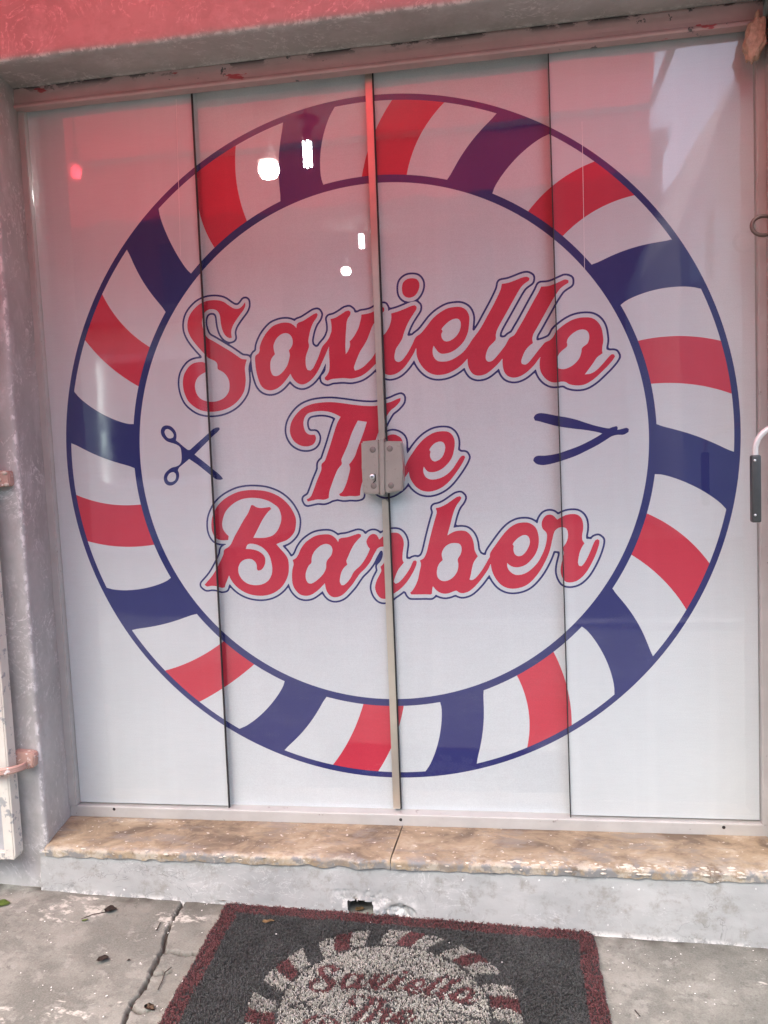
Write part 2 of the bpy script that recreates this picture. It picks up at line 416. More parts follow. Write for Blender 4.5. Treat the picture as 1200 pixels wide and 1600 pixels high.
# ------------------------------------------------------------------ traced lettering (crop origin, zoom, outline, counters, spaces the outline passes over)
LET = [
 ((270, 450, 7.5), [(848,165),(850,205),(830,255),(790,310),(750,365),(710,430),(688,490),(685,540),(692,580),(665,588),(630,570),(595,525),(572,460),(560,390),(553,330),(535,285),(505,258),(460,248),(410,258),(372,290),(350,340),(342,400),(350,460),(375,535),(410,585),(480,625),(580,685),(680,745),(760,800),(805,830),(840,835),(868,838),(855,880),(845,940),(850,1010),(855,1080),(848,1150),(835,1210),(800,1275),(740,1345),(660,1400),(570,1435),(480,1450),(400,1448),(320,1430),(250,1390),(185,1330),(145,1255),(122,1170),(118,1090),(130,1020),(160,960),(200,910),(250,880),(310,868),(360,870),(390,890),(394,940),(388,985),(330,1015),(285,1060),(262,1120),(262,1180),(285,1250),(330,1300),(390,1325),(460,1333),(540,1320),(610,1280),(655,1215),(665,1140),(655,1075),(620,1015),(580,980),(545,962),(525,945),(522,895),(500,860),(450,835),(410,815),(385,785),(340,740),(270,660),(215,585),(180,510),(170,440),(180,365),(205,305),(255,240),(320,185),(400,152),(480,142),(550,148),(600,165),(650,200),(700,232),(740,244),(775,240),(810,215)],
  [], [[(388,800),(360,870),(394,940),(285,1060),(262,1180),(330,1300),(460,1333),(610,1280),(665,1140),(580,980),(522,895),(450,835)]]),
 ((380, 460, 8.571), [(712,450),(718,400),(735,380),(800,355),(880,305),(950,260),(985,250),(998,270),(985,310),(940,375),(905,460),(885,540),(872,625),(882,690),(862,760),(842,820),(835,890),(842,970),(862,1012),(900,1020),(935,990),(975,910),(1010,830),(1045,730),(1065,690),(1110,640),(1150,580),(1180,500),(1200,600),(1148,700),(1110,790),(1070,880),(1020,990),(980,1060),(930,1125),(880,1170),(830,1198),(785,1207),(730,1190),(680,1145),(650,1100),(632,1062),(600,1110),(550,1175),(490,1235),(420,1275),(350,1285),(280,1262),(230,1205),(198,1120),(178,1040),(165,960),(158,850),(170,815),(205,790),(220,750),(222,700),(245,630),(280,560),(330,490),(390,430),(450,400),(520,380),(590,378),(645,392),(690,425)],
  [[(405,690),(420,640),(450,585),(500,540),(550,520),(600,525),(640,555),(662,610),(660,670),(640,715),(612,750),(625,810),(612,880),(590,950),(545,1020),(490,1075),(440,1095),(395,1080),(368,1020),(362,950),(368,890),(385,850),(425,800),(412,750)]],
  [[(872,690),(842,820),(835,890),(862,1012),(935,990),(1045,740),(960,760)]]),
 ((490, 460, 8.571), [(225,330),(290,312),(370,265),(430,225),(470,215),(495,235),(490,275),(460,320),(442,380),(436,460),(430,540),(427,620),(425,700),(430,800),(460,760),(485,700),(488,650),(482,630),(520,590),(560,530),(600,450),(620,380),(635,320),(640,270),(700,262),(780,240),(850,200),(900,180),(935,170),(948,200),(935,235),(890,270),(860,320),(800,400),(780,440),(750,520),(715,610),(670,690),(625,760),(585,850),(555,930),(540,985),(555,1020),(600,1008),(660,975),(720,920),(790,840),(860,720),(920,580),(930,830),(815,945),(740,1020),(660,1080),(590,1110),(500,1128),(400,1122),(300,1128),(240,1135),(185,1155),(152,1140),(148,1115),(180,1080),(205,1030),(213,960),(212,880),(207,800),(207,700),(215,620),(235,520),(240,450),(235,380)],
  [], [[(495,280),(442,380),(430,800),(488,650),(600,450),(640,275),(565,300)], [(800,400),(715,610),(585,850),(540,985),(600,1008),(720,920),(860,740),(925,560),(1000,480),(1035,320),(985,300),(930,250)]]),
 ((580, 420, 8), [(250,558),(330,535),(420,500),(500,465),(545,455),(568,475),(565,505),(530,560),(480,640),(440,720),(410,800),(385,880),(345,945),(310,1000),(295,1060),(290,1110),(305,1150),(340,1165),(380,1148),(430,1090),(480,1010),(520,930),(550,865),(600,820),(640,900),(558,995),(540,1040),(500,1110),(450,1185),(400,1245),(340,1295),(280,1322),(220,1328),(155,1300),(110,1240),(90,1150),(95,1050),(110,920),(135,850),(180,800),(220,735),(245,660),(252,610)],
  [], [[(400,870),(310,1000),(290,1110),(340,1165),(430,1090),(545,870),(470,890)]]),
 ((580, 420, 8), [(385,230),(400,170),(450,128),(510,118),(565,128),(598,170),(602,225),(580,290),(540,340),(480,362),(425,348),(392,305)], [], []),
 ((640, 460, 10), [(95,670),(150,630),(210,570),(280,480),(350,390),(430,315),(510,260),(600,215),(690,198),(770,193),(830,208),(885,245),(920,305),(935,370),(930,460),(918,560),(890,650),(850,730),(790,800),(720,860),(640,905),(560,925),(490,925),(440,890),(405,845),(375,800),(362,850),(360,910),(370,960),(400,1010),(440,1040),(500,1050),(580,1045),(660,1020),(740,975),(820,915),(880,850),(930,780),(975,710),(1020,650),(1080,570),(1100,800),(908,1000),(850,1065),(780,1130),(700,1185),(620,1225),(540,1250),(450,1260),(370,1250),(290,1215),(215,1150),(160,1075),(125,1000),(108,930),(105,850),(80,760)],
  [[(497,545),(530,500),(580,450),(640,405),(700,382),(750,380),(785,405),(800,450),(795,520),(770,590),(730,650),(680,695),(620,728),(570,735),(525,715),(500,670),(495,620),(515,580),(510,562)]],
  [[(375,800),(360,910),(400,1010),(500,1050),(660,1020),(820,915),(930,780),(1010,660),(980,630),(925,600),(850,730),(720,860),(560,925),(440,890)]]),
 ((730, 420, 6.667), [(360,158),(430,145),(500,120),(570,92),(620,82),(648,95),(645,120),(610,145),(570,180),(530,240),(490,310),(440,400),(390,490),(345,570),(310,640),(298,690),(298,735),(270,770),(230,810),(205,860),(193,910),(198,950),(225,968),(260,958),(300,920),(350,860),(395,800),(425,745),(440,722),(500,690),(520,780),(368,935),(330,980),(280,1030),(220,1080),(170,1105),(110,1113),(60,1095),(25,1050),(8,1000),(3,940),(0,880),(10,820),(50,750),(90,690),(150,600),(210,490),(270,380),(320,280),(350,210)],
  [], [[(298,735),(230,810),(193,910),(225,968),(300,920),(395,800),(425,745),(360,760)]]),
 ((730, 420, 6.667), [(770,185),(840,180),(900,162),(960,135),(1020,110),(1055,120),(1055,145),(1015,170),(970,205),(930,260),(880,340),(830,430),(780,520),(730,610),(690,680),(678,730),(685,775),(650,800),(610,845),(580,905),(562,965),(570,990),(605,998),(640,975),(690,915),(740,850),(790,790),(815,765),(860,745),(880,830),(762,920),(700,1000),(640,1060),(580,1105),(520,1130),(470,1133),(420,1115),(385,1070),(370,1010),(368,935),(380,860),(410,780),(440,722),(490,690),(530,625),(580,540),(640,430),(700,320),(745,240)],
  [], [[(685,775),(610,845),(562,965),(605,998),(690,915),(815,765),(735,790)]]),
 ((830, 480, 8), [(175,440),(230,415),(275,370),(310,305),(360,258),(430,205),(510,160),(590,135),(660,127),(740,130),(800,155),(850,205),(880,265),(895,340),(902,420),(890,490),(887,545),(893,575),(860,598),(820,630),(780,690),(730,760),(670,840),(740,830),(800,800),(850,755),(910,690),(970,620),(1005,588),(1035,590),(1048,615),(1020,660),(960,730),(880,810),(800,885),(730,935),(670,965),(600,978),(530,975),(470,960),(430,935),(380,930),(320,940),(260,938),(200,910),(150,860),(118,800),(105,730),(108,660),(115,625),(130,540),(150,465)],
  [[(445,440),(460,390),(510,335),(580,290),(640,278),(690,290),(720,330),(725,390),(705,450),(670,480),(635,510),(625,570),(600,640),(540,710),(470,755),(400,775),(340,765),(322,710),(325,640),(350,580),(400,530),(445,495),(452,465)]],
  [[(893,575),(820,630),(670,840),(800,800),(990,600),(940,580)]]),
 ((440, 610, 6), [(1115,70),(1112,100),(1070,150),(1020,190),(990,235),(960,290),(930,350),(905,400),(870,500),(830,620),(790,760),(745,900),(735,985),(700,992),(640,990),(590,995),(548,990),(540,972),(570,950),(600,890),(620,830),(635,770),(643,730),(632,695),(660,660),(690,610),(710,550),(740,470),(770,390),(800,295),(715,283),(680,350),(650,420),(620,510),(590,580),(560,650),(565,690),(530,735),(500,800),(470,880),(448,950),(442,1010),(400,1025),(340,1022),(290,1032),(245,1042),(235,1022),(270,1000),(290,960),(330,850),(372,745),(375,690),(405,660),(430,590),(460,500),(490,400),(520,310),(553,248),(500,220),(440,200),(370,193),(300,200),(250,215),(218,250),(205,300),(210,350),(230,395),(265,415),(310,415),(322,440),(315,480),(290,510),(240,525),(180,518),(120,480),(85,420),(78,360),(95,290),(140,220),(200,165),(280,130),(370,114),(470,110),(570,120),(680,135),(780,145),(880,145),(960,125),(1030,105),(1080,82)],
  [], [[(800,295),(715,283),(620,510),(560,650),(500,800),(448,950),(455,1000),(520,985),(600,890),(643,730),(632,695),(710,550)]]),
 ((440, 610, 6), [(870,560),(910,490),(970,440),(1030,413),(1080,420),(1125,455),(1135,520),(1110,620),(1060,740),(1010,850),(1040,880),(1100,800),(1150,740),(1150,860),(1060,940),(980,965),(920,945),(890,880),(920,760),(960,620),(900,640)], [], [[(1130,520),(1150,640),(1150,820),(1040,880),(1010,850)]]),
 ((620, 660, 10), [(150,640),(190,560),(250,470),(320,370),(400,280),(480,215),(570,165),(650,143),(740,138),(810,150),(865,195),(900,270),(905,350),(890,450),(860,550),(800,640),(720,715),(640,760),(560,778),(490,770),(440,720),(422,690),(412,750),(425,810),(460,860),(520,890),(600,890),(690,865),(780,815),(860,740),(930,640),(980,560),(1020,520),(1055,520),(1068,545),(1040,610),(980,710),(910,810),(830,910),(750,985),(660,1040),(560,1075),(470,1082),(380,1060),(300,1005),(240,930),(205,860),(185,770),(150,830),(100,890),(80,800),(110,740)],
  [[(508,430),(530,390),(580,335),(640,305),(700,300),(740,330),(757,390),(745,460),(715,530),(670,580),(600,610),(555,595),(525,550),(518,500),(528,460)]],
  [[(422,690),(412,750),(460,860),(600,890),(780,815),(930,640),(1000,530),(940,490),(890,480),(800,640),(640,760),(490,770)]]),
 ((310, 750, 7.0588), [(328,662),(270,665),(215,655),(175,620),(150,560),(143,490),(150,420),(175,350),(215,280),(280,215),(360,165),(450,128),(550,112),(650,112),(750,125),(850,160),(930,210),(1000,280),(1050,360),(1075,430),(1075,500),(1060,570),(1020,625),(970,665),(900,690),(860,708),(900,755),(950,810),(985,865),(997,930),(995,1020),(975,1090),(935,1160),(880,1215),(810,1255),(730,1275),(640,1275),(550,1255),(470,1215),(405,1160),(360,1100),(338,1052),(320,1100),(300,1150),(290,1185),(260,1190),(200,1172),(140,1168),(95,1175),(68,1155),(90,1130),(130,1085),(170,1030),(210,960),(245,890),(275,820),(285,770),(330,740),(360,705),(400,620),(450,530),(500,440),(545,370),(570,310),(580,280),(600,276),(640,300),(690,310),(740,305),(790,298),(803,320),(770,350),(735,395),(700,450),(660,530),(630,590),(605,637),(680,640),(750,635),(820,610),(870,560),(905,480),(915,420),(905,360),(880,305),(830,265),(770,230),(700,208),(620,198),(540,200),(470,215),(400,250),(340,300),(300,350),(275,410),(262,480),(270,535),(300,585),(335,620)],
  [[(522,760),(540,715),(575,702),(640,712),(700,740),(750,785),(785,840),(805,910),(815,980),(805,1050),(770,1110),(710,1148),(630,1160),(550,1145),(490,1105),(452,1050),(440,1000),(445,950),(470,905),(510,878),(560,870),(600,880),(635,915),(645,950),(645,985),(660,1000),(695,990),(725,950),(738,900),(732,850),(700,810),(650,780),(590,765)]],
  [[(262,480),(340,300),(540,200),(770,230),(905,360),(905,480),(820,610),(605,637),(400,640),(340,650),(270,535)]]),
 ((440, 820, 8), [(708,215),(715,180),(745,165),(820,155),(900,130),(960,112),(990,120),(993,145),(960,180),(910,240),(870,310),(835,390),(810,450),(822,500),(790,525),(755,575),(735,640),(728,710),(745,752),(775,755),(820,720),(865,660),(895,600),(930,560),(980,515),(1030,450),(1075,370),(1105,300),(1190,310),(1150,380),(1110,460),(1050,540),(980,610),(930,680),(890,740),(830,810),(770,870),(710,900),(650,905),(600,880),(560,820),(540,730),(500,775),(440,830),(370,875),(300,888),(230,870),(170,810),(138,740),(130,650),(135,560),(150,490),(138,440),(180,415),(210,370),(240,300),(290,230),(350,180),(420,140),(500,122),(590,120),(640,140),(680,175)],
  [[(375,430),(385,380),(420,320),(480,265),(540,240),(590,245),(625,275),(635,320),(620,380),(580,430),(560,470),(555,540),(530,600),(480,660),(420,710),(370,735),(330,725),(305,680),(300,620),(315,560),(340,510),(372,475)]],
  [[(993,145),(870,310),(810,450),(735,640),(728,710),(775,755),(895,600),(1030,450),(1105,300),(1060,230),(1040,160)]]),
 ((560, 810, 10), [(125,360),(150,300),(190,255),(240,242),(285,260),(310,300),(325,330),(400,270),(490,232),(560,222),(620,230),(665,265),(700,330),(710,400),(700,480),(690,560),(690,650),(710,690),(670,740),(630,790),(595,860),(565,940),(552,990),(580,1020),(630,1000),(700,930),(760,850),(810,770),(840,700),(860,665),(890,655),(912,675),(905,720),(870,810),(820,900),(760,990),(690,1070),(620,1130),(540,1185),(470,1240),(400,1258),(340,1240),(290,1180),(262,1100),(265,1040),(290,960),(330,880),(358,820),(345,755),(385,715),(420,650),(440,560),(425,480),(390,440),(330,450),(280,490),(240,560),(200,640),(160,600),(185,480),(145,430)],
  [], [[(710,690),(595,860),(552,990),(630,1000),(840,700),(780,690)], [(905,690),(975,690),(940,960),(830,1150),(740,1080),(690,1070),(820,900)]]),
 ((630, 770, 8.571), [(435,205),(500,190),(580,150),(660,95),(720,55),(760,45),(780,65),(765,100),(720,160),(690,220),(660,310),(635,410),(610,500),(592,570),(640,540),(700,515),(770,505),(840,515),(890,555),(925,610),(945,680),(955,760),(975,810),(1000,850),(970,890),(940,940),(920,1020),(905,1100),(888,1160),(920,1170),(970,1140),(1030,1070),(1090,980),(1140,890),(1200,790),(1260,840),(1170,955),(1140,1020),(1080,1110),(1020,1190),(950,1265),(880,1320),(800,1345),(750,1335),(715,1312),(680,1318),(620,1342),(560,1352),(500,1340),(450,1310),(398,1252),(388,1300),(385,1350),(370,1362),(300,1360),(200,1362),(110,1362),(92,1340),(130,1300),(170,1230),(200,1150),(220,1050),(238,960),(225,905),(270,880),(305,820),(330,730),(355,620),(385,500),(420,370),(450,260)],
  [[(515,820),(530,770),(570,715),(630,680),(690,673),(745,680),(775,710),(782,770),(765,830),(730,890),(738,950),(735,1010),(715,1070),(670,1130),(610,1170),(550,1183),(500,1170),(462,1130),(450,1070),(460,1000),(485,945),(530,900),(520,860)]],
  [[(1000,850),(920,1020),(888,1160),(970,1140),(1140,890),(1060,880)]]),
 ((740, 800, 9.2308), [(240,590),(320,470),(400,360),(470,275),(550,205),(640,162),(730,150),(800,158),(860,190),(905,240),(930,310),(942,400),(930,510),(890,610),(830,690),(760,755),(680,790),(600,797),(540,780),(500,750),(485,735),(485,780),(510,840),(560,885),(620,908),(700,900),(780,865),(860,800),(930,720),(990,610),(1030,510),(1055,400),(1060,320),(1150,300),(1130,420),(1100,550),(1050,680),(970,830),(890,940),(800,1030),(710,1080),(600,1105),(500,1100),(410,1060),(340,990),(285,900),(258,820),(248,752),(235,660)],
  [[(562,465),(590,425),(640,375),(700,340),(750,332),(790,355),(810,400),(808,460),(780,530),(740,590),(690,630),(640,637),(600,615),(578,570),(575,520),(580,490)]],
  [[(942,400),(930,510),(830,690),(680,790),(500,750),(485,735),(560,885),(700,900),(860,800),(990,610),(1055,400),(1050,310),(980,230),(930,230)]]),
 ((830, 785, 9.2308), [(150,310),(165,250),(205,195),(260,175),(310,185),(345,215),(375,248),(430,215),(500,182),(580,168),(650,172),(700,200),(735,250),(750,320),(748,400),(735,470),(738,540),(768,590),(730,650),(700,720),(683,800),(675,870),(690,915),(725,920),(760,885),(810,800),(860,690),(900,590),(930,540),(960,530),(985,550),(980,600),(950,700),(910,800),(860,900),(800,1000),(730,1080),(650,1135),(560,1155),(490,1140),(445,1075),(425,1000),(430,920),(450,830),(470,740),(460,650),(500,590),(528,510),(528,430),(505,375),(455,358),(400,365),(350,400),(325,450),(305,540),(225,560),(230,480),(215,430),(165,380)],
  [], [[(325,450),(300,560),(290,640),(380,650),(460,650),(528,510),(505,375),(400,365)], [(768,590),(700,720),(675,870),(725,920),(860,690),(890,600),(830,580)]]),
]
letters = []; SD = []
for (ox, oy, s), outl, holes, fills in LET:
    P = smooth_loop(crop(ox, oy, s, outl)); H = [smooth_loop(crop(ox, oy, s, h)) for h in holes]
    letters.append((P, H)); SD.append(P)
    SD += [crop(ox, oy, s, f) for f in fills]

def sdf_loops(polys, levels, step=.0019, pad=.03):
    allp = np.concatenate(polys); lo = allp.min(0) - pad; hi = allp.max(0) + pad
    xs = np.arange(lo[0], hi[0], step); ys = np.arange(lo[1], hi[1], step)
    D = np.full((len(ys), len(xs)), .05)
    for P in polys:
        a0 = P; b0 = np.roll(P, -1, 0)
        l = P.min(0) - .025; h = P.max(0) + .025
        i0, i1 = np.searchsorted(xs, (l[0], h[0])); j0, j1 = np.searchsorted(ys, (l[1], h[1]))
        gx, gy = np.meshgrid(xs[i0:i1], ys[j0:j1]); Q = np.stack([gx.ravel(), gy.ravel()], 1)
        d2 = np.full(len(Q), 1.)
        for a, b in zip(a0, b0):
            e = b - a; L = e @ e + 1e-15
            t = np.clip(((Q - a) @ e) / L, 0, 1); r = Q - a - t[:, None] * e
            np.minimum(d2, (r * r).sum(1), out=d2)
        d = np.sqrt(d2); d[inside(P, Q)] *= -1
        sub = D[j0:j1, i0:i1]; np.minimum(sub, d.reshape(sub.shape), out=sub)
    res = []
    for lev in levels:
        Z = D - lev; pts = {}; nxt = {}
        def key(kind, i, j):
            k = (kind, i, j)
            if k not in pts:
                if kind == 0: a, b = Z[j, i], Z[j, i + 1]; t = a / (a - b); pts[k] = (xs[i] + t * step, ys[j])
                else: a, b = Z[j, i], Z[j + 1, i]; t = a / (a - b); pts[k] = (xs[i], ys[j] + t * step)
            return k
        neg = Z < 0
        code = neg[:-1, :-1] * 1 + neg[:-1, 1:] * 2 + neg[1:, 1:] * 4 + neg[1:, :-1] * 8
        for j, i in zip(*np.where((code > 0) & (code < 15))):
            c = code[j, i]; B = (0, i, j); R_ = (1, i + 1, j); T_ = (0, i, j + 1); Lf = (1, i, j)
            segs = {1: [(B, Lf)], 2: [(R_, B)], 3: [(R_, Lf)], 4: [(T_, R_)], 5: [(B, Lf), (T_, R_)], 6: [(T_, B)], 7: [(T_, Lf)], 8: [(Lf, T_)], 9: [(B, T_)], 10: [(R_, B), (Lf, T_)], 11: [(R_, T_)], 12: [(Lf, R_)], 13: [(B, R_)], 14: [(Lf, B)]}[int(c)]
            for a, b in segs: nxt[key(*a)] = key(*b)
        loops = []
        while nxt:
            k0, k = next(iter(nxt.items())); lp = [k0]; nxt.pop(k0)
            while k != k0 and k in nxt: lp.append(k); k = nxt.pop(k)
            P = np.array([pts[q] for q in lp])
            x, y = P[:, 0], P[:, 1]; A = abs((x * np.roll(y, -1) - y * np.roll(x, -1)).sum()) / 2
            if A > 1.6e-4:
                for _ in range(2): P = (np.roll(P, 1, 0) + 2 * P + np.roll(P, -1, 0)) / 4
                loops.append(P[::2])
        res.append(loops)
    return res
PXM = .00181
OUT_IN, OUT_OUT = sdf_loops(SD, (5.7 * PXM, 8.6 * PXM))

# scissors and razor drawn in navy
def navy_shape(o, outs, holes): return [smooth_loop(crop(*o, q)) for q in outs], [smooth_loop(crop(*o, q)) for q in holes]
SCI = navy_shape((240, 650, 10), [
   [(112,240),(125,190),(160,155),(210,147),(265,160),(315,200),(350,260),(358,320),(348,380),(400,420),(470,480),(530,525),(565,530),(600,500),(700,410),(800,320),(880,250),(920,210),(980,180),(1025,180),(1035,205),(1000,250),(940,300),(860,380),(760,480),(690,550),(640,602),(700,650),(790,720),(900,810),(1000,890),(1055,940),(1085,985),(1040,998),(970,985),(900,930),(800,850),(700,770),(620,715),(556,672),(500,720),(440,770),(400,805),(378,845),(398,900),(395,970),(365,1030),(310,1075),(250,1088),(195,1065),(162,1010),(160,950),(185,890),(235,840),(290,805),(350,790),(400,765),(430,720),(438,640),(432,560),(420,500),(390,465),(330,435),(260,415),(200,390),(150,340),(120,290)]],
   [[(170,250),(180,220),(210,203),(250,215),(290,250),(315,300),(305,335),(270,350),(225,345),(190,305)], [(212,970),(225,930),(260,890),(310,875),(345,905),(352,950),(335,1000),(290,1030),(245,1028),(218,1000)]])
RAZ = navy_shape((820, 630, 6.6667), [
   [(92,150),(110,120),(150,104),(220,108),(340,132),(440,148),(540,172),(640,205),(740,235),(870,262),(910,250),(955,238),(968,250),(965,278),(1010,268),(1060,256),(1085,270),(1080,300),(1030,328),(960,330),(900,348),(850,380),(760,435),(650,492),(540,545),(440,582),(360,608),(260,635),(180,645),(120,632),(88,600),(95,570),(130,548),(220,545),(340,525),(440,492),(560,448),(680,390),(760,345),(808,315),(740,298),(620,278),(500,265),(350,242),(240,215),(160,192),(105,180)]], [])

# ring and its curved stripes
RR = [S * q for q in (1.0, .983, .778, .7565)]
CC = np.array([0., GZ])
NAVY_ST = [
 ([(444.3,190),(436.3,235),(440,313.8)], [(522.5,165),(505,212.5),(503,288)]),
 ([(779,177),(738,219),(701,280.4)], [(857,208),(802,252),(767.4,301.4)]),
 ([(1053,375.8),(980,390),(926,415)], [(1096,449.5),(1032.5,451),(972.5,472.5)]),
 ([(1147,708.4),(1087.5,681),(1027,665)], [(1136.4,794.5),(1079,757),(1024.4,738.8)]),
 ([(1018.8,1027),(996.7,973.7),(958,923.5)], [(961.7,1084),(943,1022.7),(912,978.8)]),
 ([(743.8,1191),(755.5,1130.7),(754,1080.5)], [(668,1203),(687.8,1144.7),(689.7,1096.8)]),
 ([(438,1175),(480,1135),(505.8,1093.8)], [(373.8,1140.8),(413.8,1111),(443.8,1070.5)]),
 ([(203.8,983),(252.5,976),(301,960)], [(167.5,920),(215,921),(265,906)]),
 ([(112,691),(160,715),(210,729.6)], [(119,617),(164,649),(210,665)]),
 ([(199.6,389),(226,444),(260,486)], [(246.6,328),(268,382),(298,430)]),
]
RED_ST = [
 ([(308,265),(313,337),(335.3,387)], [(368.3,229),(370,287.5),(386,345.8)]),
 ([(612,157),(583.8,210),(565.5,275)], [(694.5,159.5),(660,205),(635.5,273)]),
 ([(933.8,250.5),(862.5,291),(825.5,330)], [(993.8,304.5),(932.5,327.5),(880,368)]),
 ([(1128.3,533),(1066,525),(999.3,532)], [(1143.8,615.4),(1076.9,600),(1019.5,599.4)]),
 ([(1108.7,880.3),(1064,833.7),(1011.8,802.6)], [(1072.5,952.7),(1034,903.7),(988.5,868)]),
 ([(893.4,1133.5),(885,1070),(865,1018.7)], [(824.3,1165),(824,1100),(808,1056)]),
 ([(587,1211),(611,1168.8),(630.8,1103)], [(517,1199),(546,1155),(566,1106)]),
 ([(308.8,1098),(352.5,1072.5),(393.8,1041)], [(257,1048),(300,1032.5),(345.5,1005)]),
 ([(137,845.6),(186,854),(238,851.6)], [(120,773.6),(170,787.6),(219,788.4)]),
 ([(134,533),(172,573),(217,604)], [(160.6,461.6),(196,512),(235,543)]),
]
def edge_curve(px3, flare=0.):
    P = door_xy(px3) - CC
    r = np.hypot(P[:, 0], P[:, 1]); th = np.unwrap(np.arctan2(P[:, 1], P[:, 0]))
    A = np.stack([np.ones(3), r, r * r], 1); c = np.linalg.solve(A, th)
    r0, r1 = RR[2] - .006, RR[1] + .006
    rs = np.linspace(r0, r1, 22)
    t = c[0] + c[1] * rs + c[2] * rs * rs
    e0 = np.exp(-((rs - RR[2]) / .010).clip(0, 50)); e1 = np.exp(-((RR[1] - rs) / .010).clip(0, 50))
    t = t + flare * (e0 + e1) / rs
    return CC + np.stack([np.cos(t) * rs, np.sin(t) * rs], 1)
def stripe(pair, flare):
    a, b = pair
    ma = door_xy([a[1]])[0] - CC; mb = door_xy([b[1]])[0] - CC
    sg = np.sign(ma[0] * mb[1] - ma[1] * mb[0])     # + if b lies counter-clockwise of a
    A = edge_curve(a, -sg * flare); B = edge_curve(b, sg * flare)
    return np.concatenate([A, B[::-1]])
navy_st = [stripe(q, .0045) for q in NAVY_ST]; red_st = [stripe(q, 0) for q in RED_ST]
def circle(r, n=300):
    a = np.linspace(0, 2 * np.pi, n, endpoint=False); return CC + r * np.stack([np.cos(a), np.sin(a)], 1)

def classify(Q):
    """0 white, 1 red, 2 navy ; code: 1 white ground, 2 ring line, 3 navy stripe, 4 red stripe, 5 letter, 6 letter outline, 7 scissors, 8 razor"""
    Q = np.atleast_2d(Q); out = np.ones(len(Q), int)
    r = np.hypot(Q[:, 0] - CC[0], Q[:, 1] - CC[1])
    band = (r < RR[1]) & (r > RR[2])
    for st in red_st: out[inside(st, Q) & band] = 4
    for st in navy_st: out[inside(st, Q) & band] = 3
    out[((r <= RR[0]) & (r >= RR[1])) | ((r <= RR[2]) & (r >= RR[3]))] = 2
    eo = np.zeros(len(Q), bool); ei = np.zeros(len(Q), bool)
    for l in OUT_OUT: eo ^= inside(l, Q)
    for l in OUT_IN: ei ^= inside(l, Q)
    out[eo & ~ei] = 6
    for P, H in letters:
        m_ = inside(P, Q)
        for h in H: m_ &= ~inside(h, Q)
        out[m_] = 5
    for (O, H), code in ((SCI, 7), (RAZ, 8)):
        for P in O:
            m_ = inside(P, Q)
            for h in H: m_ &= ~inside(h, Q)
            out[m_] = code
    return out

# ------------------------------------------------------------------ glass panels: outlines in the door plane
def quad(tl, tr, br, bl): return door_xy([tl, tr, br, bl])
# film outline of the four panels (pixels on the glass)
EDGE = [((42, 168), (126, 1252)), ((299, 141), (358, 1257)), ((578, 112), (621, 1264)), ((857, 76), (892, 1271)), ((1176, 38), (1187, 1282))]
EP = [door_xy(e) for e in EDGE]                       # [(top xz), (bottom xz)]
def edge_x(i, z):
    (xt, zt), (xb, zb) = EP[i]; return xb + (xt - xb) * (z - zb) / (zt - zb)
Z_TOP = GZ + 1.015; Z_BOT = GZ - 1.0475
Y_FIX, Y_SLD = 0.0, 0.020                             # front of film: fixed panels in front, sliding doors behind
FILM_Y = [Y_FIX, Y_SLD, Y_SLD, Y_FIX]

verts = []; edges = []
def add_poly(P, closed=True):
    b = len(verts); verts.extend(map(tuple, P)); n = len(P)
    edges.extend((b + i, b + i + 1) for i in range(n - 1))
    if closed: edges.append((b + n - 1, b))
for P, H in letters:
    add_poly(P)
    for h in H: add_poly(h)
for l in OUT_IN + OUT_OUT: add_poly(l)
for O, H in (SCI, RAZ):
    for q in O + H: add_poly(q)
for st in navy_st + red_st: add_poly(st)
for r in RR: add_poly(circle(r))
for i in range(5):
    zt, zb = Z_TOP + (0.004 if i in (0, 4) else .004), Z_BOT - .004
    add_poly([(edge_x(i, zz), zz) for zz in (zt, zb)], False)
for zz in (Z_TOP, Z_BOT): add_poly([(-1.1, zz), (1.1, zz)], False)
for zz in frange(Z_BOT + .1, Z_TOP - .1, .25): add_poly([(-1.09, zz), (-1.088, zz + .001)], False)
cv, ce, cf, *_ = delaunay_2d_cdt([Vector(v) for v in verts], edges, [], 0, 1e-6)
CV = np.array([tuple(v) for v in cv]); CF = np.array([tuple(f) for f in cf])
cen = CV[CF].mean(1)
panel = np.full(len(CF), -1)
for k in range(4):
    l = edge_x(k, cen[:, 1]); r = edge_x(k + 1, cen[:, 1])
    panel[(cen[:, 0] > l) & (cen[:, 0] < r) & (cen[:, 1] < Z_TOP) & (cen[:, 1] > Z_BOT)] = k
code = classify(cen)

def film_part(name, sel, Y, mat, parent, zoff=0):
    f = CF[sel]
    if len(f) == 0: return None
    used, inv = np.unique(f, return_inverse=True); f = inv.reshape(-1, 3)
    P = to_depth(CV[used], Y)
    V = np.stack([P[:, 0], np.full(len(P), Y), P[:, 1]], 1)
    me = mesh(name, V, f.tolist())
    bm = bmesh.new(); bm.from_mesh(me)
    bmesh.ops.recalc_face_normals(bm, faces=bm.faces[:])
    for fc in bm.faces:
        if fc.normal.y > 0: fc.normal_flip()
    bmesh.ops.dissolve_limit(bm, angle_limit=.001, verts=bm.verts[:], edges=bm.edges[:], delimit={'NORMAL'}) if False else None
    bm.to_mesh(me); bm.free()
    return link(name, me, mat, parent)
def islands(sel):
    """split chosen triangles into connected groups (by shared vertices)"""
    f = CF[sel]; par = {}
    def find(a):
        while par[a] != a: par[a] = par[par[a]]; a = par[a]
        return a
    for t in f:
        for v in t: par.setdefault(v, v)
    for t in f:
        a = find(t[0])
        for v in t[1:]: par[find(v)] = a
    roots = {}
    idx = np.where(sel)[0]
    for i, t in zip(idx, f): roots.setdefault(find(t[0]), []).append(i)
    return [np.isin(np.arange(len(CF)), v) for v in roots.values()]

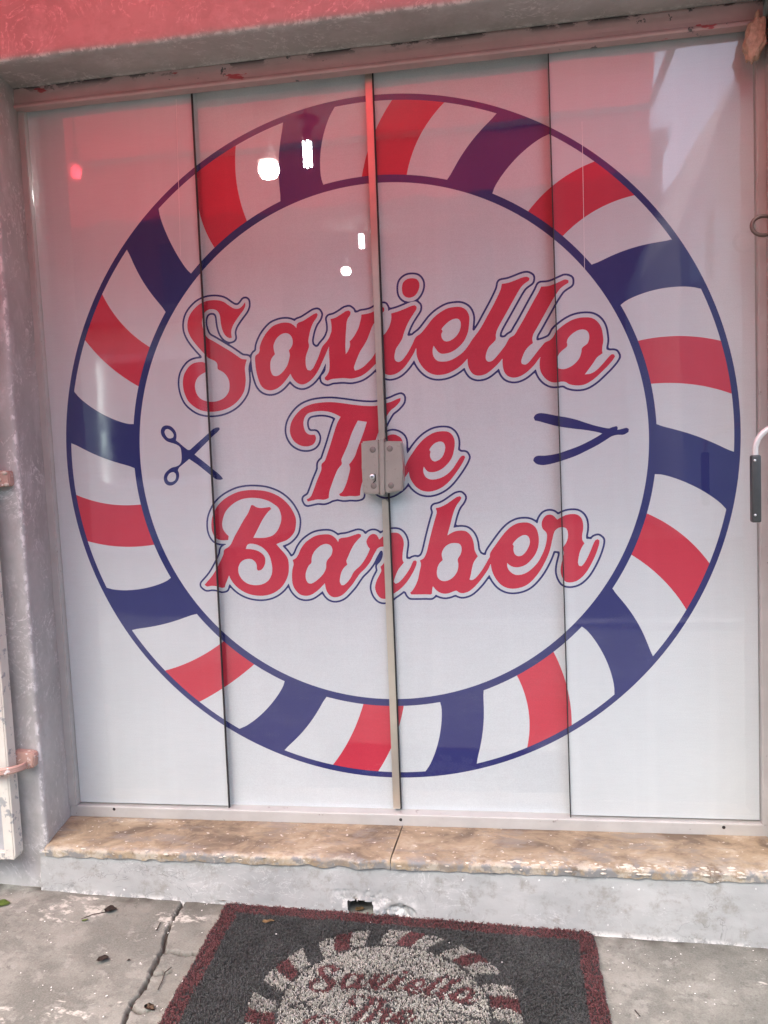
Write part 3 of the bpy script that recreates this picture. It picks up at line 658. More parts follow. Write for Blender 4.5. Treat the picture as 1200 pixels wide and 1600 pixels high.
PN = ['fixed_glass_panel', 'sliding_glass_door', 'sliding_glass_door', 'fixed_glass_panel']
PL = ['fixed glass panel at the left with most of the scissors print',
      'sliding glass door left of the centre lock, with the T of the middle word',
      'sliding glass door right of the centre lock, with the dotted i of the name',
      'fixed glass panel at the right beside the grip handle, with most of the razor print']
panels = []
for k in range(4):
    Y = FILM_Y[k]
    root = empty(PN[k], (float((EP[k][1][0] + EP[k + 1][1][0]) / 2), Y, Z_BOT), label=PL[k], cat='glass door' if k in (1, 2) else 'glass panel',
                 group='glass panels of the shop front'); panels.append(root)
    zt, zb = Z_TOP + (.012 if k in (0, 3) else .02), Z_BOT - .012
    xl = lambda zz, i=k: edge_x(i, zz); xr = lambda zz, i=k + 1: edge_x(i, zz)
    ol, orr = (0, .002) if k == 0 else (-.03, -.0) if k == 1 else (.0, .03) if k == 2 else (-.002, 0)
    q = np.array([(xl(zt) + ol, zt), (xr(zt) + orr, zt), (xr(zb) + orr, zb), (xl(zb) + ol, zb)])
    q = to_depth(q, Y)
    g = hexa('glass_pane', q, Y - .0065, Y - .0015, M_GLASS, root)
    bm = bmesh.new(); bm.from_mesh(g.data)      # the film is bonded to the back, so the pane has no free back face
    bmesh.ops.delete(bm, geom=[f for f in bm.faces if f.normal.y > .5], context='FACES_ONLY'); bm.to_mesh(g.data); bm.free()
    inp = panel == k
    film = film_part('white_film', inp & (code == 1), Y, M_WHITE, root)
    # a little white film continues behind the overlap of the fixed panels
    if k in (1, 2):
        a, b = (1, -.03) if k == 1 else (3, .03)
        e = np.array([(edge_x(a, Z_TOP), Z_TOP), (edge_x(a, Z_BOT), Z_BOT)]); e2 = e + np.array([b, 0])
        e = to_depth(e, Y); e2 = to_depth(e2, Y)
        v = [(e[0][0], Y, e[0][1]), (e2[0][0], Y, e2[0][1]), (e2[1][0], Y, e2[1][1]), (e[1][0], Y, e[1][1])]
        link('film_overlap', mesh('film_overlap', v, [(0, 1, 2, 3)]), M_WHITE, root)
    film_part('ring_line', inp & (code == 2), Y, M_NAVY, film)
    for s_ in islands(inp & (code == 3)): film_part('navy_stripe', s_, Y, M_NAVY, film)
    for s_ in islands(inp & (code == 4)): film_part('red_stripe', s_, Y, M_RED, film)
    for nm, c_, mt_ in (('lettering', 5, M_RED), ('letter_outline', 6, M_NAVY)):
        # one part per line of writing
        rows = [(-9, -.14), (-.14, .13), (.13, 9)]
        for s_ in islands(inp & (code == c_)):
            film_part(nm, s_, Y, mt_, film)
    film_part('scissors_print', inp & (code == 7), Y, M_NAVY, film)
    film_part('razor_print', inp & (code == 8), Y, M_NAVY, film)
    # black strip painting the seam's shadow line on the fixed panels' visible edge
    if k == 0:
        z0, z1 = Z_BOT - .012, Z_TOP + .008
        hexa('seam_shadow_strip', [(edge_x(1, z1), z1), (edge_x(1, z1) + .0028, z1), (edge_x(1, z0) + .0028, z0), (edge_x(1, z0), z0)], -.0068, .002, M_BLACK, root)
    if k == 3:
        z0, z1 = Z_BOT - .012, Z_TOP + .008
        hexa('seam_shadow_strip', [(edge_x(3, z1) - .0025, z1), (edge_x(3, z1), z1), (edge_x(3, z0), z0), (edge_x(3, z0) - .0025, z0)], -.0068, .002, M_BLACK, root)
    if k in (0, 3):     # joint of two lengths of film
        xs_ = door_xy([(275, 155), (282, 400)] if k == 0 else [(909, 190), (913, 420)])
        hexa('film_seam', [(xs_[0][0], xs_[0][1]), (xs_[0][0] + .0012, xs_[0][1]), (xs_[1][0] + .0012, xs_[1][1]), (xs_[1][0], xs_[1][1])], Y - .0008, Y - .0002, simple('film_seam_white', (.9, .9, .9), .5), root)

# ------------------------------------------------------------------ meeting stiles and lock
ld, rd = panels[1], panels[2]
def px_quad(pts, Y): return [(p[0], p[2]) for p in (at_y(x, y, Y) for x, y in pts)]
ys = Y_SLD - .016
hexa('meeting_stile', px_quad([(569.5, 110), (580.5, 110), (601.5, 684), (599, 689), (592, 690)], ys), ys, Y_SLD - .006, M_STILE, ld, .0012)
hexa('meeting_stile', px_quad([(596.5, 781), (603, 780), (606.5, 784), (625.5, 1264), (614.5, 1264)], ys), ys, Y_SLD - .006, M_STILE, ld, .0012)
hexa('seam_shadow_strip', px_quad([(580.3, 110), (582.6, 110), (627.6, 1264), (625.2, 1264)], ys + .004), ys + .004, Y_SLD - .0045, M_BLACK, rd)  # black strip stands in for the shadowed gap beside the stile
yl = -.034
def lock_half(pts, parent, name):
    return hexa(name, px_quad(pts, yl), yl, Y_SLD - .0075, M_LOCK, parent, .004)
lc = lock_half([(564, 690), (592.5, 687), (594.5, 772.5), (567, 772), (565, 730)], ld, 'lock_case')
rc_ = lock_half([(600, 689), (627, 689.5), (629.5, 728), (628.5, 767), (601, 771.5)], rd, 'lock_case')
hexa('lock_rib', px_quad([(592.6, 686), (599.6, 686), (601, 773), (594, 774)], yl - .004), yl - .004, Y_SLD - .008, M_LOCK, ld, .0015)
for (px_, py_), par in (((582.5, 702.5), lc), ((583.8, 759), lc), ((609, 701), rc_), ((611, 758.5), rc_)):
    c = at_y(px_, py_, yl)
    pl_ = lathe('lock_plug', [(.0001, -.0015), (.0075, -.0015), (.0085, -.0008), (.0085, .003)], c, M_PLUG, par, 'Y', 20)
c = at_y(581.5, 745, yl)
lathe('key_cylinder', [(.0001, -.003), (.0062, -.003), (.0075, -.002), (.0075, .003)], c, M_SCREW, lc, 'Y', 20)
hexa('key_slot', [(c[0] - .0012, c[2] - .004), (c[0] + .0012, c[2] - .004), (c[0] + .0012, c[2] + .004), (c[0] - .0012, c[2] + .004)], yl - .0042, yl - .003, M_BLACK, lc)
hexa('key_cover', [(c[0] + .006, c[2] + .009), (c[0] + .010, c[2] + .007), (c[0] + .010, c[2] - .012), (c[0] + .003, c[2] - .018), (c[0] + .001, c[2] - .016), (c[0] + .007, c[2] - .010), (c[0] + .0075, c[2] + .004)], yl - .002, yl, M_BLACK, lc)

# ------------------------------------------------------------------ aluminium frame
fr = empty('door_frame', (0, 0, GZ - 1.085), label='aluminium door frame with painted top rail and bottom track', cat='door frame')
zr0, zr1 = GZ + 1.006, GZ + 1.060
def rail_fn(x, v):       # v walks round the front of the rail
    n = fbm(x, v, 1.3, 7) * .0012
    prof = [(-.0, zr1 + .004), (-.038, zr1 + .002), (-.041, zr1 - .004), (-.041, zr0 + .010), (-.046, zr0 + .006), (-.047, zr0 + .001), (-.044, zr0 - .003), (-.012, zr0 - .003), (-.012, zr0 + .02), (.05, zr0 + .02)]
    i = min(int(v), len(prof) - 2); t = v - i
    return (x, prof[i][0] * (1 - t) + prof[i + 1][0] * t + n, prof[i][1] * (1 - t) + prof[i + 1][1] * t + n + (x + 1) * -.002)
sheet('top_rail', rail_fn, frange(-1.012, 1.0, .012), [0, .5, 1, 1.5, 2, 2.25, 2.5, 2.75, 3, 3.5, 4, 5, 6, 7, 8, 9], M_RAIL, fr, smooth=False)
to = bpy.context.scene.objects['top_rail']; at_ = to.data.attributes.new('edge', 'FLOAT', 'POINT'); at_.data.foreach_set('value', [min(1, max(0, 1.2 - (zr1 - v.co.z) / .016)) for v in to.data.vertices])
zt0 = GZ - 1.085
box('bottom_track', -1.014, 1.012, -.018, .05, zt0 - .002, GZ - 1.052, M_ALU, fr, .003)
for px_, py_ in ((178, 1264.5), (626, 1281), (1131, 1293)):
    c = at_y(px_, py_, -.019)
    lathe('drain_hole', [(.0001, -.0006), (.0045, -.0006), (.005, .002)], (c[0], -.018, c[2]), M_BLACK, fr, 'Y', 14)
lx = door_xy([(42, 168), (102, 900), (126, 1252)])
hexa('frame_stile', [(-1.03, GZ + 1.02), (float(lx[0][0]), GZ + 1.02), (float(lx[2][0]) - .001, GZ - 1.053), (-1.03, GZ - 1.053)], -.022, .03, M_ALU, fr, .003)
rx = float(EP[4][0][0]), float(EP[4][1][0])
hexa('frame_stile', [(rx[0] + .002, GZ + 1.004), (1.022, GZ + 1.004), (1.022, GZ - 1.053), (rx[1] + .002, GZ - 1.053)], -.022, .03, M_ALU, fr, .003)

# ------------------------------------------------------------------ shop front masonry
fac = empty('shop_facade', (0, -.2, 0), label='grey painted shop wall around the glass door, scuffed and chipped', cat='building')
def prof_fn(prof, along, amp=.003, sc=6):
    L = len(prof)
    def fn(u, v):
        i = min(int(v), L - 2); t = v - i
        a = prof[i][0] * (1 - t) + prof[i + 1][0] * t; b = prof[i][1] * (1 - t) + prof[i + 1][1] * t
        if along == 'z': x, y, z = a, b, u
        else: x, y, z = u, a, b
        n = fbm(x + 3, y, z, sc) * amp; n2 = fbm(x + 9, y + 4, z, sc) * amp
        return (x + n, y + n2, z + (n if along == 'x' else 0))
    return fn
def dense(prof, st=.012):
    out = [prof[0]]
    for a, b in zip(prof, prof[1:]):
        k = max(1, int(math.hypot(b[0] - a[0], b[1] - a[1]) / st)); k = min(k, 30)
        out += [(a[0] + (b[0] - a[0]) * i / k, a[1] + (b[1] - a[1]) * i / k) for i in range(1, k + 1)]
    return out
LP = dense([(-4.5, -.2), (-1.6, -.2), (-1.12, -.2), (-.994, -.2), (-.986, -.197), (-.983, -.19), (-1.002, -.08), (-1.016, 0.0), (-1.02, .1)])
zz = frange(-.15, GZ + 1.06, .014)
def edge_attr(o, fn):
    at = o.data.attributes.new('edge', 'FLOAT', 'POINT'); at.data.foreach_set('value', [min(1, max(0, fn(v.co))) for v in o.data.vertices])
edge_attr(sheet('pier', prof_fn(LP, 'z'), zz, list(range(len(LP))), M_WALL, fac), lambda c: max(1.2 - math.hypot(c.x + .985, c.y + .197) / .008, .9 - abs(c.y + .002) / .02 if c.x > -1.05 else 0))
RP = dense([(1.02, .1), (1.012, 0.0), (1.006, -.08), (1.0, -.19), (1.003, -.197), (1.01, -.2), (1.15, -.2), (1.6, -.2), (4.5, -.2)])
edge_attr(sheet('pier', prof_fn(RP, 'z'), zz, list(range(len(RP))), M_WALL, fac), lambda c: 1.2 - math.hypot(c.x - 1.002, c.y + .197) / .014)
LT = dense([(-.2, GZ + 1.96), (-.2, GZ + 1.6), (-.2, GZ + 1.2), (-.2, GZ + 1.068), (-.197, GZ + 1.060), (-.19, GZ + 1.057), (-.06, GZ + 1.058), (.1, GZ + 1.060)])
edge_attr(sheet('lintel', prof_fn(LT, 'x'), frange(-4.5, -1.15, .2)[:-1] + frange(-1.15, 1.15, .014) + frange(1.15, 4.5, .2)[1:], list(range(len(LT))), M_WALL, fac), lambda c: max(1.2 - math.hypot(c.y + .197, c.z - GZ - 1.06) / .007, .8 - abs(c.y + .045) / .014 if c.z < GZ + 1.065 else 0))
box('roof_slab', -4.5, 4.5, -.193, 7.3, GZ + 1.37, GZ + 1.955, M_WALL, fac)
for sx in (-4.49, 4.4): box('side_wall', sx, sx + .09, -.19, 7.3, -.2, GZ + 1.37, M_WALL, fac)
# step under the door, with a ragged drain hole at the pavement
HX0, HX1, HZ = -.112, -.043, GZ - 1.203
def in_hole(x, z):
    if HX0 + .005 * fbm(z, 1, 2, 40) < x < HX1 + .006 * fbm(z, 7, 2, 40) and z < HZ + .006 * fbm(x, 3, 5, 45): return True
    return False
def chipped(x, z):
    return max(0, 1 - math.hypot((x - .028) / .05, (z - (GZ - 1.245)) / .038))
def step_fn(x, v):
    zt_ = GZ - 1.104
    if v <= 1: y, z = -.205 - .006 * v, zt_ + .006 - .004 * v
    elif v <= 2: y, z = -.211 + .004 * (v - 1), zt_ + .002 - .012 * (v - 1)
    else:
        t = (v - 2); z = zt_ - .010 - t; y = -.207 - .012 * min(1, t / .18)
    y += fbm(x, 2, z, 7) * .0035 + fbm(x, 4, z, 30) * .0007
    y += .013 * min(1, chipped(x, z) * 4) * (.35 + 1.3 * abs(fbm(x, 8, z, 32)))
    if abs(x - (HX0 + HX1) / 2) < .07 and z < HZ + .03: y += .006 * max(0, fbm(x, 5, z, 60))
    z += fbm(x, 1, 7, 22) * .0035 * (1 if v <= 2 else 0)
    return (x, y, z)
vv = [0, .5, 1, 1.5, 2] + [2 + q for q in frange(.006, .2, .0035)]
xs_ = frange(-1.0, -.13, .008)[:-1] + frange(-.13, .1, .0028) + frange(.1, 1.7, .008)[1:]
st_o = sheet('step_riser', step_fn, xs_, vv, M_STEP, fac, skip=lambda u, v: v > 2 and in_hole(u, GZ - 1.114 - (v - 2)))
me = st_o.data; at_ = me.attributes.new('edge', 'FLOAT', 'POINT')
ev = []
for v in me.vertices:
    x, y, z = v.co
    top = max(0, 1 - (GZ - 1.10 - z) / .016); bot = max(0, 1 - (z - gz(x)) / .014)
    hole = max(0, 1 - math.hypot(max(HX0 - .03 - x, 0, x - HX1 - .1), max(0, z - HZ - .004)) / .02) if z < HZ + .03 else 0
    ev.append(min(1, max(top * .6, bot * .85, hole * .6)))
at_.data.foreach_set('value', ev)
bm = bmesh.new()   # the recess itself
x0, x1, y0, y1, z0, z1 = HX0 - .006, HX1 + .006, -.212, -.09, -.05, HZ + .006
vs_ = {(i, j, k): bm.verts.new(((x0, x1)[i], (y0, y1)[j], (z0, z1)[k])) for i in (0, 1) for j in (0, 1) for k in (0, 1)}
for q in (((0, 0, 0), (0, 1, 0), (0, 1, 1), (0, 0, 1)), ((1, 0, 0), (1, 0, 1), (1, 1, 1), (1, 1, 0)), ((0, 1, 0), (1, 1, 0), (1, 1, 1), (0, 1, 1)), ((0, 0, 1), (0, 1, 1), (1, 1, 1), (1, 0, 1))):
    bm.faces.new([vs_[p_] for p_ in q])
bm_obj('drain_recess', bm, simple('damp_recess', (.3, .26, .22), .9, 0, .3, 40, .4), fac)

# ------------------------------------------------------------------ sill slabs
sil = empty('door_sill', (0, -.1, GZ - 1.115), label='worn tan door sill of two slabs with a dark joint at the centre', cat='door sill')
def sill_slab(xa, xb, seed, left):
    bm = bmesh.new(); W = []
    us = frange(0, 1, .006 / (xb - xa)); vs2 = frange(0, 1, .045)
    def P(u, v):
        y = -.214 + (.214 + .0) * v
        la = xa + (-.032 * v if left else .006 * (1 - v) * 0 - .008 * (1 - v)); xe = xb - (.008 * (1 - v) if left else 0); x = la + (xe - la) * u
        y += (fbm(x, seed, 0, 9) * .003 + fbm(x, seed, 3, 50) * .0018) * max(0, 1 - v * 4)
        z = GZ - 1.085 + fbm(x, y, seed, 12) * .0016 - max(0, .10 - v) * .05 * (1 + fbm(x, seed, 9, 20))
        return (x, y, z)
    return us, vs2, P
for (xa, xb, sd_, lf) in ((-.982, .0145, 1, True), (.0175, 1.002, 5, False)):
    us, vs2, P = sill_slab(xa, xb, sd_, lf)
    def fn(u, v, P=P):
        if v < 0:
            x, y, z = P(u, 0); return (x, y + .001 * -v, z - .022 * -v - .003 * fbm(x, 3, v, 30))
        return P(u, v)
    o = sheet('sill_slab', fn, us, [-1, -.66, -.33] + vs2, M_SILL, sil)
    at_ = o.data.attributes.new('edge', 'FLOAT', 'POINT')
    at_.data.foreach_set('value', [min(1, max(0, 1.0 - (v.co.y + .214) / (.022 if v.co.x < .2 else .07))) for v in o.data.vertices])
# plaster crumbs left along the sill's front edge
bm = bmesh.new()
for i in range(130):
    x = random.uniform(-.98, 1.0) if i % 3 == 0 else random.uniform(.3, 1.0); yy = -.213 + random.uniform(-.003, .02 if x > .3 else .008); r = random.uniform(.002, .006)
    zc = GZ - 1.085 - max(0, .10 - (yy + .214) / .214) * .05 - random.uniform(0, .012 if yy < -.21 else .001)
    mt_ = Matrix.Translation((x, yy, zc)) @ Matrix.Diagonal((r * random.uniform(1, 2.6), r * .8, r * .5, 1))
    bmesh.ops.create_icosphere(bm, subdivisions=1, radius=1, matrix=mt_)
bm_obj('plaster_crumbs', bm, M_PLASTER, sil, kind='stuff')

# ------------------------------------------------------------------ pavement with real cracks
CR = [[(292,1398),(280,1420),(268,1440),(259,1462),(255,1484),(246,1500),(235,1522),(226,1542),(210,1562),(200,1578),(193,1600)],
      [(254,1487),(268,1486),(285,1490),(305,1491),(330,1494)], [(234,1523),(250,1521),(266,1517)], [(205,1572),(215,1580),(232,1578)], [(292,1399),(320,1401),(350,1403)]]
CRW = [.0042, .0055, .004, .004, .004]
crk = [np.array([at_ground(*q)[:2] for q in c]) for c in CR]
def crack_at(X, Y_):
    d = np.zeros(len(X))
    Q = np.stack([X, Y_], 1)
    jit = np.array([mnoise.noise(Vector((x * 60, y * 60, 1))) for x, y in Q]) * .006 + np.array([mnoise.noise(Vector((x * 170, y * 170, 5))) for x, y in Q]) * .003
    Qj = Q + np.stack([jit, -jit], 1)
    for c, w in zip(crk, CRW):
        for a, b in zip(c, c[1:]):
            e = b - a; t = np.clip(((Qj - a) @ e) / (e @ e), 0, 1); r = np.sqrt(((Qj - a - t[:, None] * e) ** 2).sum(1))
            d = np.maximum(d, np.clip(1.5 - r / w, 0, 1))
    return d
gx = frange(-1.7, -.68, .012)[:-1] + frange(-.68, -.36, .003) + frange(-.36, 1.7, .012)[1:]; gy = frange(-1.15, -.72, .012)[:-1] + frange(-.72, -.12, .004)
GXX, GYY = np.meshgrid(gx, gy); X = GXX.ravel(); Yq = GYY.ravel()
ck = crack_at(X, Yq)
dirt = np.array([max(0, 1 - (-.222 - y) / .05) * max(0, .55 + 1.2 * fbm(x, y, 2, 16)) * .7 if y < -.2 else 0 for x, y in zip(X, Yq)])
Zq = np.array([gz(x) + fbm(x, y, 0, 3) * .004 + fbm(x, y, 4, 25) * .0011 for x, y in zip(X, Yq)]) - ck * .016
n = len(gx)
V = list(np.stack([X, Yq, Zq], 1)); Fc = [(j * n + i, j * n + i + 1, (j + 1) * n + i + 1, (j + 1) * n + i) for j in range(len(gy) - 1) for i in range(n - 1)]
def far_quad(x0, x1, y0, y1, k):
    xs2 = np.linspace(x0, x1, k + 1)
    for a, b in zip(xs2, xs2[1:]):
        i = len(V); V.extend([(a, y0, gz(np.clip(a, -3, 3))), (b, y0, gz(np.clip(b, -3, 3))), (b, y1, gz(np.clip(b, -3, 3))), (a, y1, gz(np.clip(a, -3, 3)))]); Fc.append((i, i + 1, i + 2, i + 3))
far_quad(-60, -1.7, -1.15, .1, 60); far_quad(1.7, 60, -1.15, .1, 60); far_quad(-60, 60, -3.4, -1.15, 80)
me = mesh('pavement', V, Fc); at_ = me.attributes.new('crack', 'FLOAT', 'POINT')
at_.data.foreach_set('value', list(np.clip(np.maximum(ck, dirt), 0, 1)) + [0.] * (len(V) - len(ck)))
link('pavement', me, M_CONC, None, True, kind='structure')

M_ASPH = simple('asphalt', (.06, .06, .06), .9, 0, .3, 30, .5)
box('kerb', -60, 60, -3.55, -3.4, -.35, -.002, simple('kerb_stone', (.36, .35, .33), .9, 0, .2, 12, .4), None, .01, kind='structure')
o = link('road', mesh('road', [(-400, -9.2, -.13), (400, -9.2, -.13), (400, -3.5, -.13), (-400, -3.5, -.13)], [(0, 1, 2, 3)]), M_ASPH, None, kind='structure')
link('ground', mesh('ground', [(-900, -900, -.2), (900, -900, -.2), (900, 900, -.2), (-900, 900, -.2)], [(0, 1, 2, 3)]), simple('far_ground', (.2, .19, .15), .95, 0, .3, .5), None, kind='structure')

# ------------------------------------------------------------------ door mat of looped vinyl strands
MX0, MX1, MY0, MY1 = -.447, .527, -.985, -.222
MC = np.array([.043, -.590]); MR = .307
mat_root = empty('door_mat', (.04, -.6, gz(.04)), label='charcoal looped door mat with maroon border and round barber logo', cat='door mat')
rot = math.atan(-.034)
def mat_shear(x, y):     # the mat lies a touch askew
    return x + .03 * (y + .2) * -.0 + .0, y
def mat_out(t):
    return t
base_pts = []
def edge_noise(s, k): return fbm(s, k, 0, 18) * .006 + fbm(s, k, 5, 70) * .003
for i in range(120): x = MX0 + (MX1 - MX0) * i / 120; base_pts.append((x, MY1 + edge_noise(x, 1) - .012 * (1 if False else 0)))
for i in range(100): y = MY1 + (MY0 - MY1) * i / 100; base_pts.append((MX1 + edge_noise(y, 2) + .012 * (MY1 - y), y))
for i in range(120): x = MX1 + (MX0 - MX1) * i / 120; base_pts.append((x, MY0 + edge_noise(x, 3)))
for i in range(100): y = MY0 + (MY1 - MY0) * i / 100; base_pts.append((MX0 + edge_noise(y, 4) + .012 * (MY1 - y) * -1 + .04 * (MY1 - y), y))
# round the corners by a small amount
BP = np.array(base_pts); 
for _ in range(6): BP = (np.roll(BP, 1, 0) + 2 * BP + np.roll(BP, -1, 0)) / 4
bm = bmesh.new()
lo_ = [bm.verts.new((x, y, gz(x) + .003)) for x, y in BP]; hi_ = [bm.verts.new((x, y, gz(x) + .010)) for x, y in BP]
bm.faces.new(hi_); nb = len(BP)
for i in range(nb): bm.faces.new((lo_[i], lo_[(i + 1) % nb], hi_[(i + 1) % nb], hi_[i]))
bm_obj('mat_backing', bm, simple('mat_backing_black', (.03, .03, .03), .9), mat_root)
NS = 62000
Q = np.stack([rng.uniform(MX0 - .01, MX1 + .02, NS), rng.uniform(MY0 - .01, MY1 + .01, NS)], 1)
# more strands where the photograph looks closest; all kept inside the outline
Q = Q[inside(BP, Q)]; NS = len(Q)
q = (Q - MC) / MR * S; q = np.stack([q[:, 0], q[:, 1] + GZ], 1)
cd = classify(q)
cols = {'dark': (.062, .065, .063), 'red': (.125, .046, .047), 'white': (.35, .345, .305)}
pal = np.array([cols['dark']] * len(Q))
rad = np.hypot(Q[:, 0] - MC[0], Q[:, 1] - MC[1]) / MR
inr = rad < .983
pal[inr & (cd == 1)] = cols['white']; pal[inr & ((cd == 4) | (cd == 5))] = cols['red']
dB = np.full(len(Q), 9.)
for a, b in zip(BP, np.roll(BP, -1, 0)):
    e = b - a; t = np.clip(((Q - a) @ e) / (e @ e + 1e-12), 0, 1); dB = np.minimum(dB, np.sqrt(((Q - a - t[:, None] * e) ** 2).sum(1)))
pal[dB < .043] = cols['red']
stray = rng.random(NS) < .05; pal[stray] = cols['dark']
pal = pal * rng.uniform(.55, 1.5, (NS, 1)) * rng.uniform(.95, 1.05, (NS, 3))
wearn = np.array([mnoise.noise(Vector((x * 7, y * 7, 2))) + .5 * mnoise.noise(Vector((x * 19, y * 19, 6))) for x, y in Q])
pal = pal * (1 + .28 * wearn[:, None]) + .012 * np.clip(wearn[:, None], 0, 1)
# strand = 3-sided tube of 3 rings, an arch lying in the pile
ang = rng.uniform(0, 2 * np.pi, NS); ln = rng.uniform(.004, .0085, NS); ht = rng.uniform(.003, .008, NS) * np.clip(1 - .35 * wearn, .5, 1.3); rd_ = .00085
dx, dy = np.cos(ang), np.sin(ang); bend = rng.uniform(-.003, .003, NS)
Vv = np.zeros((NS, 12, 3)); zb_ = -.034 * Q[:, 0] + .009
tt = [(-1, .0), (-.4, .9), (.4, 1.0), (1, .15)]
for r_, (s_, h_) in enumerate(tt):
    cxr = Q[:, 0] + dx * ln * s_ * .5 - dy * bend * (1 - s_ * s_); cyr = Q[:, 1] + dy * ln * s_ * .5 + dx * bend * (1 - s_ * s_)
    czr = zb_ + ht * h_
    for k_ in range(3):
        a_ = 2 * np.pi * k_ / 3 + .5
        Vv[:, r_ * 3 + k_, 0] = cxr - dy * math.cos(a_) * rd_; Vv[:, r_ * 3 + k_, 1] = cyr + dx * math.cos(a_) * rd_; Vv[:, r_ * 3 + k_, 2] = czr + math.sin(a_) * rd_
fq = np.array([(r_ * 3 + k_, r_ * 3 + (k_ + 1) % 3, r_ * 3 + 3 + (k_ + 1) % 3, r_ * 3 + 3 + k_) for r_ in range(3) for k_ in range(3)])
FQ = (np.arange(NS)[:, None, None] * 12 + fq[None]).reshape(-1, 4)
me = bpy.data.meshes.new('mat_pile'); me.vertices.add(NS * 12); me.vertices.foreach_set('co', Vv.ravel())
me.loops.add(FQ.size); me.polygons.add(len(FQ)); me.loops.foreach_set('vertex_index', FQ.ravel().astype(np.int32))
me.polygons.foreach_set('loop_start', np.arange(0, FQ.size, 4, dtype=np.int32)); me.update(calc_edges=True)
ca = me.attributes.new('Col', 'FLOAT_COLOR', 'POINT')
c4 = np.ones((NS, 12, 4)); c4[:, :, :3] = pal[:, None, :]; ca.data.foreach_set('color', c4.ravel())
link('mat_pile', me, attr_mat('vinyl_strands', .5), mat_root, False, kind='stuff')

# ------------------------------------------------------------------ leaves, twigs and flakes on the pavement
def leaf(name, px, length, width, ang_, mat, label, curl=.3, z0=0.004, jag=.25, on=None, stem=0, grp='fallen leaves on the pavement'):
    c = at_ground(*px) if on is None else on
    bm = bmesh.new(); nn = 18; top = []
    cen_ = bm.verts.new((0, 0, 0))
    for i in range(nn):
        a = 2 * math.pi * i / nn
        r = 1 + jag * mnoise.noise(Vector((math.cos(a) * 1.7 + c[0] * 30, math.sin(a) * 1.7, 3)))
        x, y = math.cos(a) * length / 2 * r, math.sin(a) * width / 2 * r * (1 - .25 * math.cos(a))
        top.append(bm.verts.new((x, y, curl * (abs(y) * .9 + abs(x) * .35) + .004 * mnoise.noise(Vector((x * 90, y * 90, c[1]))))))
    for i in range(nn): bm.faces.new((cen_, top[i], top[(i + 1) % nn]))
    bmesh.ops.solidify(bm, geom=bm.faces[:], thickness=.0006)
    if stem: add_tube(bm, [(-length * .4, 0, .001), (-length * .5 - stem * .5, .003, .003), (-length * .5 - stem, -.002, .001)], .0011, 6)
    bmesh.ops.transform(bm, matrix=Matrix.Rotation(ang_, 4, 'Z'), verts=bm.verts[:])
    o = bm_obj(name, bm, mat, None, True, label=label, cat='leaf', group=grp)
    zmin = min(v.co.z for v in o.data.vertices)
    o.location = (c[0], c[1], (gz(c[0]) if on is None else c[2]) - zmin + z0 * .2)
    return o
M_DEAD = simple('dead_leaf', (.05, .035, .028), .8, 0, .4, 120, .3); M_DRY = simple('dry_leaf', (.3, .19, .09), .8, 0, .4, 120, .3)
M_GREEN = simple('green_leaf', (.16, .24, .05), .5, 0, .3, 60, .2); M_BROWN = simple('brown_leaf', (.2, .13, .08), .8, 0, .4, 100, .3)
leaf('fallen_leaf', (173, 1424), .032, .026, math.radians(35), M_DEAD, 'shrivelled dark leaf with a long stem on the concrete', .6, stem=.06)
leaf('fallen_leaf', (161, 1501), .03, .022, math.radians(20), M_DEAD, 'small crumpled dark leaf left of the crack', .6)
leaf('fallen_leaf', (2, 1413), .05, .034, math.radians(8), M_GREEN, 'green leaf at the left edge of the photograph', .15, jag=.05)
leaf('fallen_leaf', (352, 1409), .045, .034, math.radians(20), M_DRY, 'dry tan leaf against the corner of the mat', .7)
leaf('fallen_leaf', (373, 1404), .05, .036, math.radians(70), M_BROWN, 'curled brown leaf between the step and the mat corner', .8)
leaf('fallen_leaf', (234, 1575), .03, .018, math.radians(-30), M_BROWN, 'flat brown leaf right of the crack near the bottom', .2)
leaf('fallen_leaf', (133, 1439), .018, .008, math.radians(0), M_GREEN, 'tiny yellow-green leaf under the long stem', .1)
leaf('fallen_leaf', (201, 1501), .008, .007, 0, M_DEAD, 'tiny round dark seed-like leaf left of the crack', .1)
p_ = at_ground(420, 1450); leaf('fallen_leaf', (420, 1450), .032, .012, math.radians(10), M_DRY, 'thin tan leaf lying on the mat', .3, on=(p_[0], p_[1], gz(p_[0]) + .017))
leaf('fallen_leaf', (560, 1424), .026, .016, math.radians(15), M_DRY, 'tan leaf inside the drain hole of the step', .4, on=(-.085, -.19, gz(-.085) + .002))
leaf('fallen_leaf', (948, 1589), .022, .008, math.radians(15), M_DRY, 'tan leaf scrap beside the right border of the mat', .4)
def twig(pts_px, r, label):
    pts = [at_ground(*q) for q in pts_px]; pts = [(q[0], q[1], gz(q[0]) + r + .0015 + .001 * i) for i, q in enumerate(pts)]
    return tube('twig', pts, r, M_DEAD, None, 6, label=label, cat='twig', group='twigs on the pavement')
twig([(245, 1455), (248, 1449), (251, 1444)], .0012, 'short dark twig just left of the crack')
twig([(247, 1548), (254, 1534), (258, 1522), (268, 1515)], .0013, 'forked dark twig right of the crack')
twig([(345, 1430), (362, 1429.5)], .0009, 'thin straw at the left corner of the mat')
twig([(992, 1580), (1000, 1590)], .0012, 'short dark twig on the concrete right of the mat')
bm = bmesh.new()
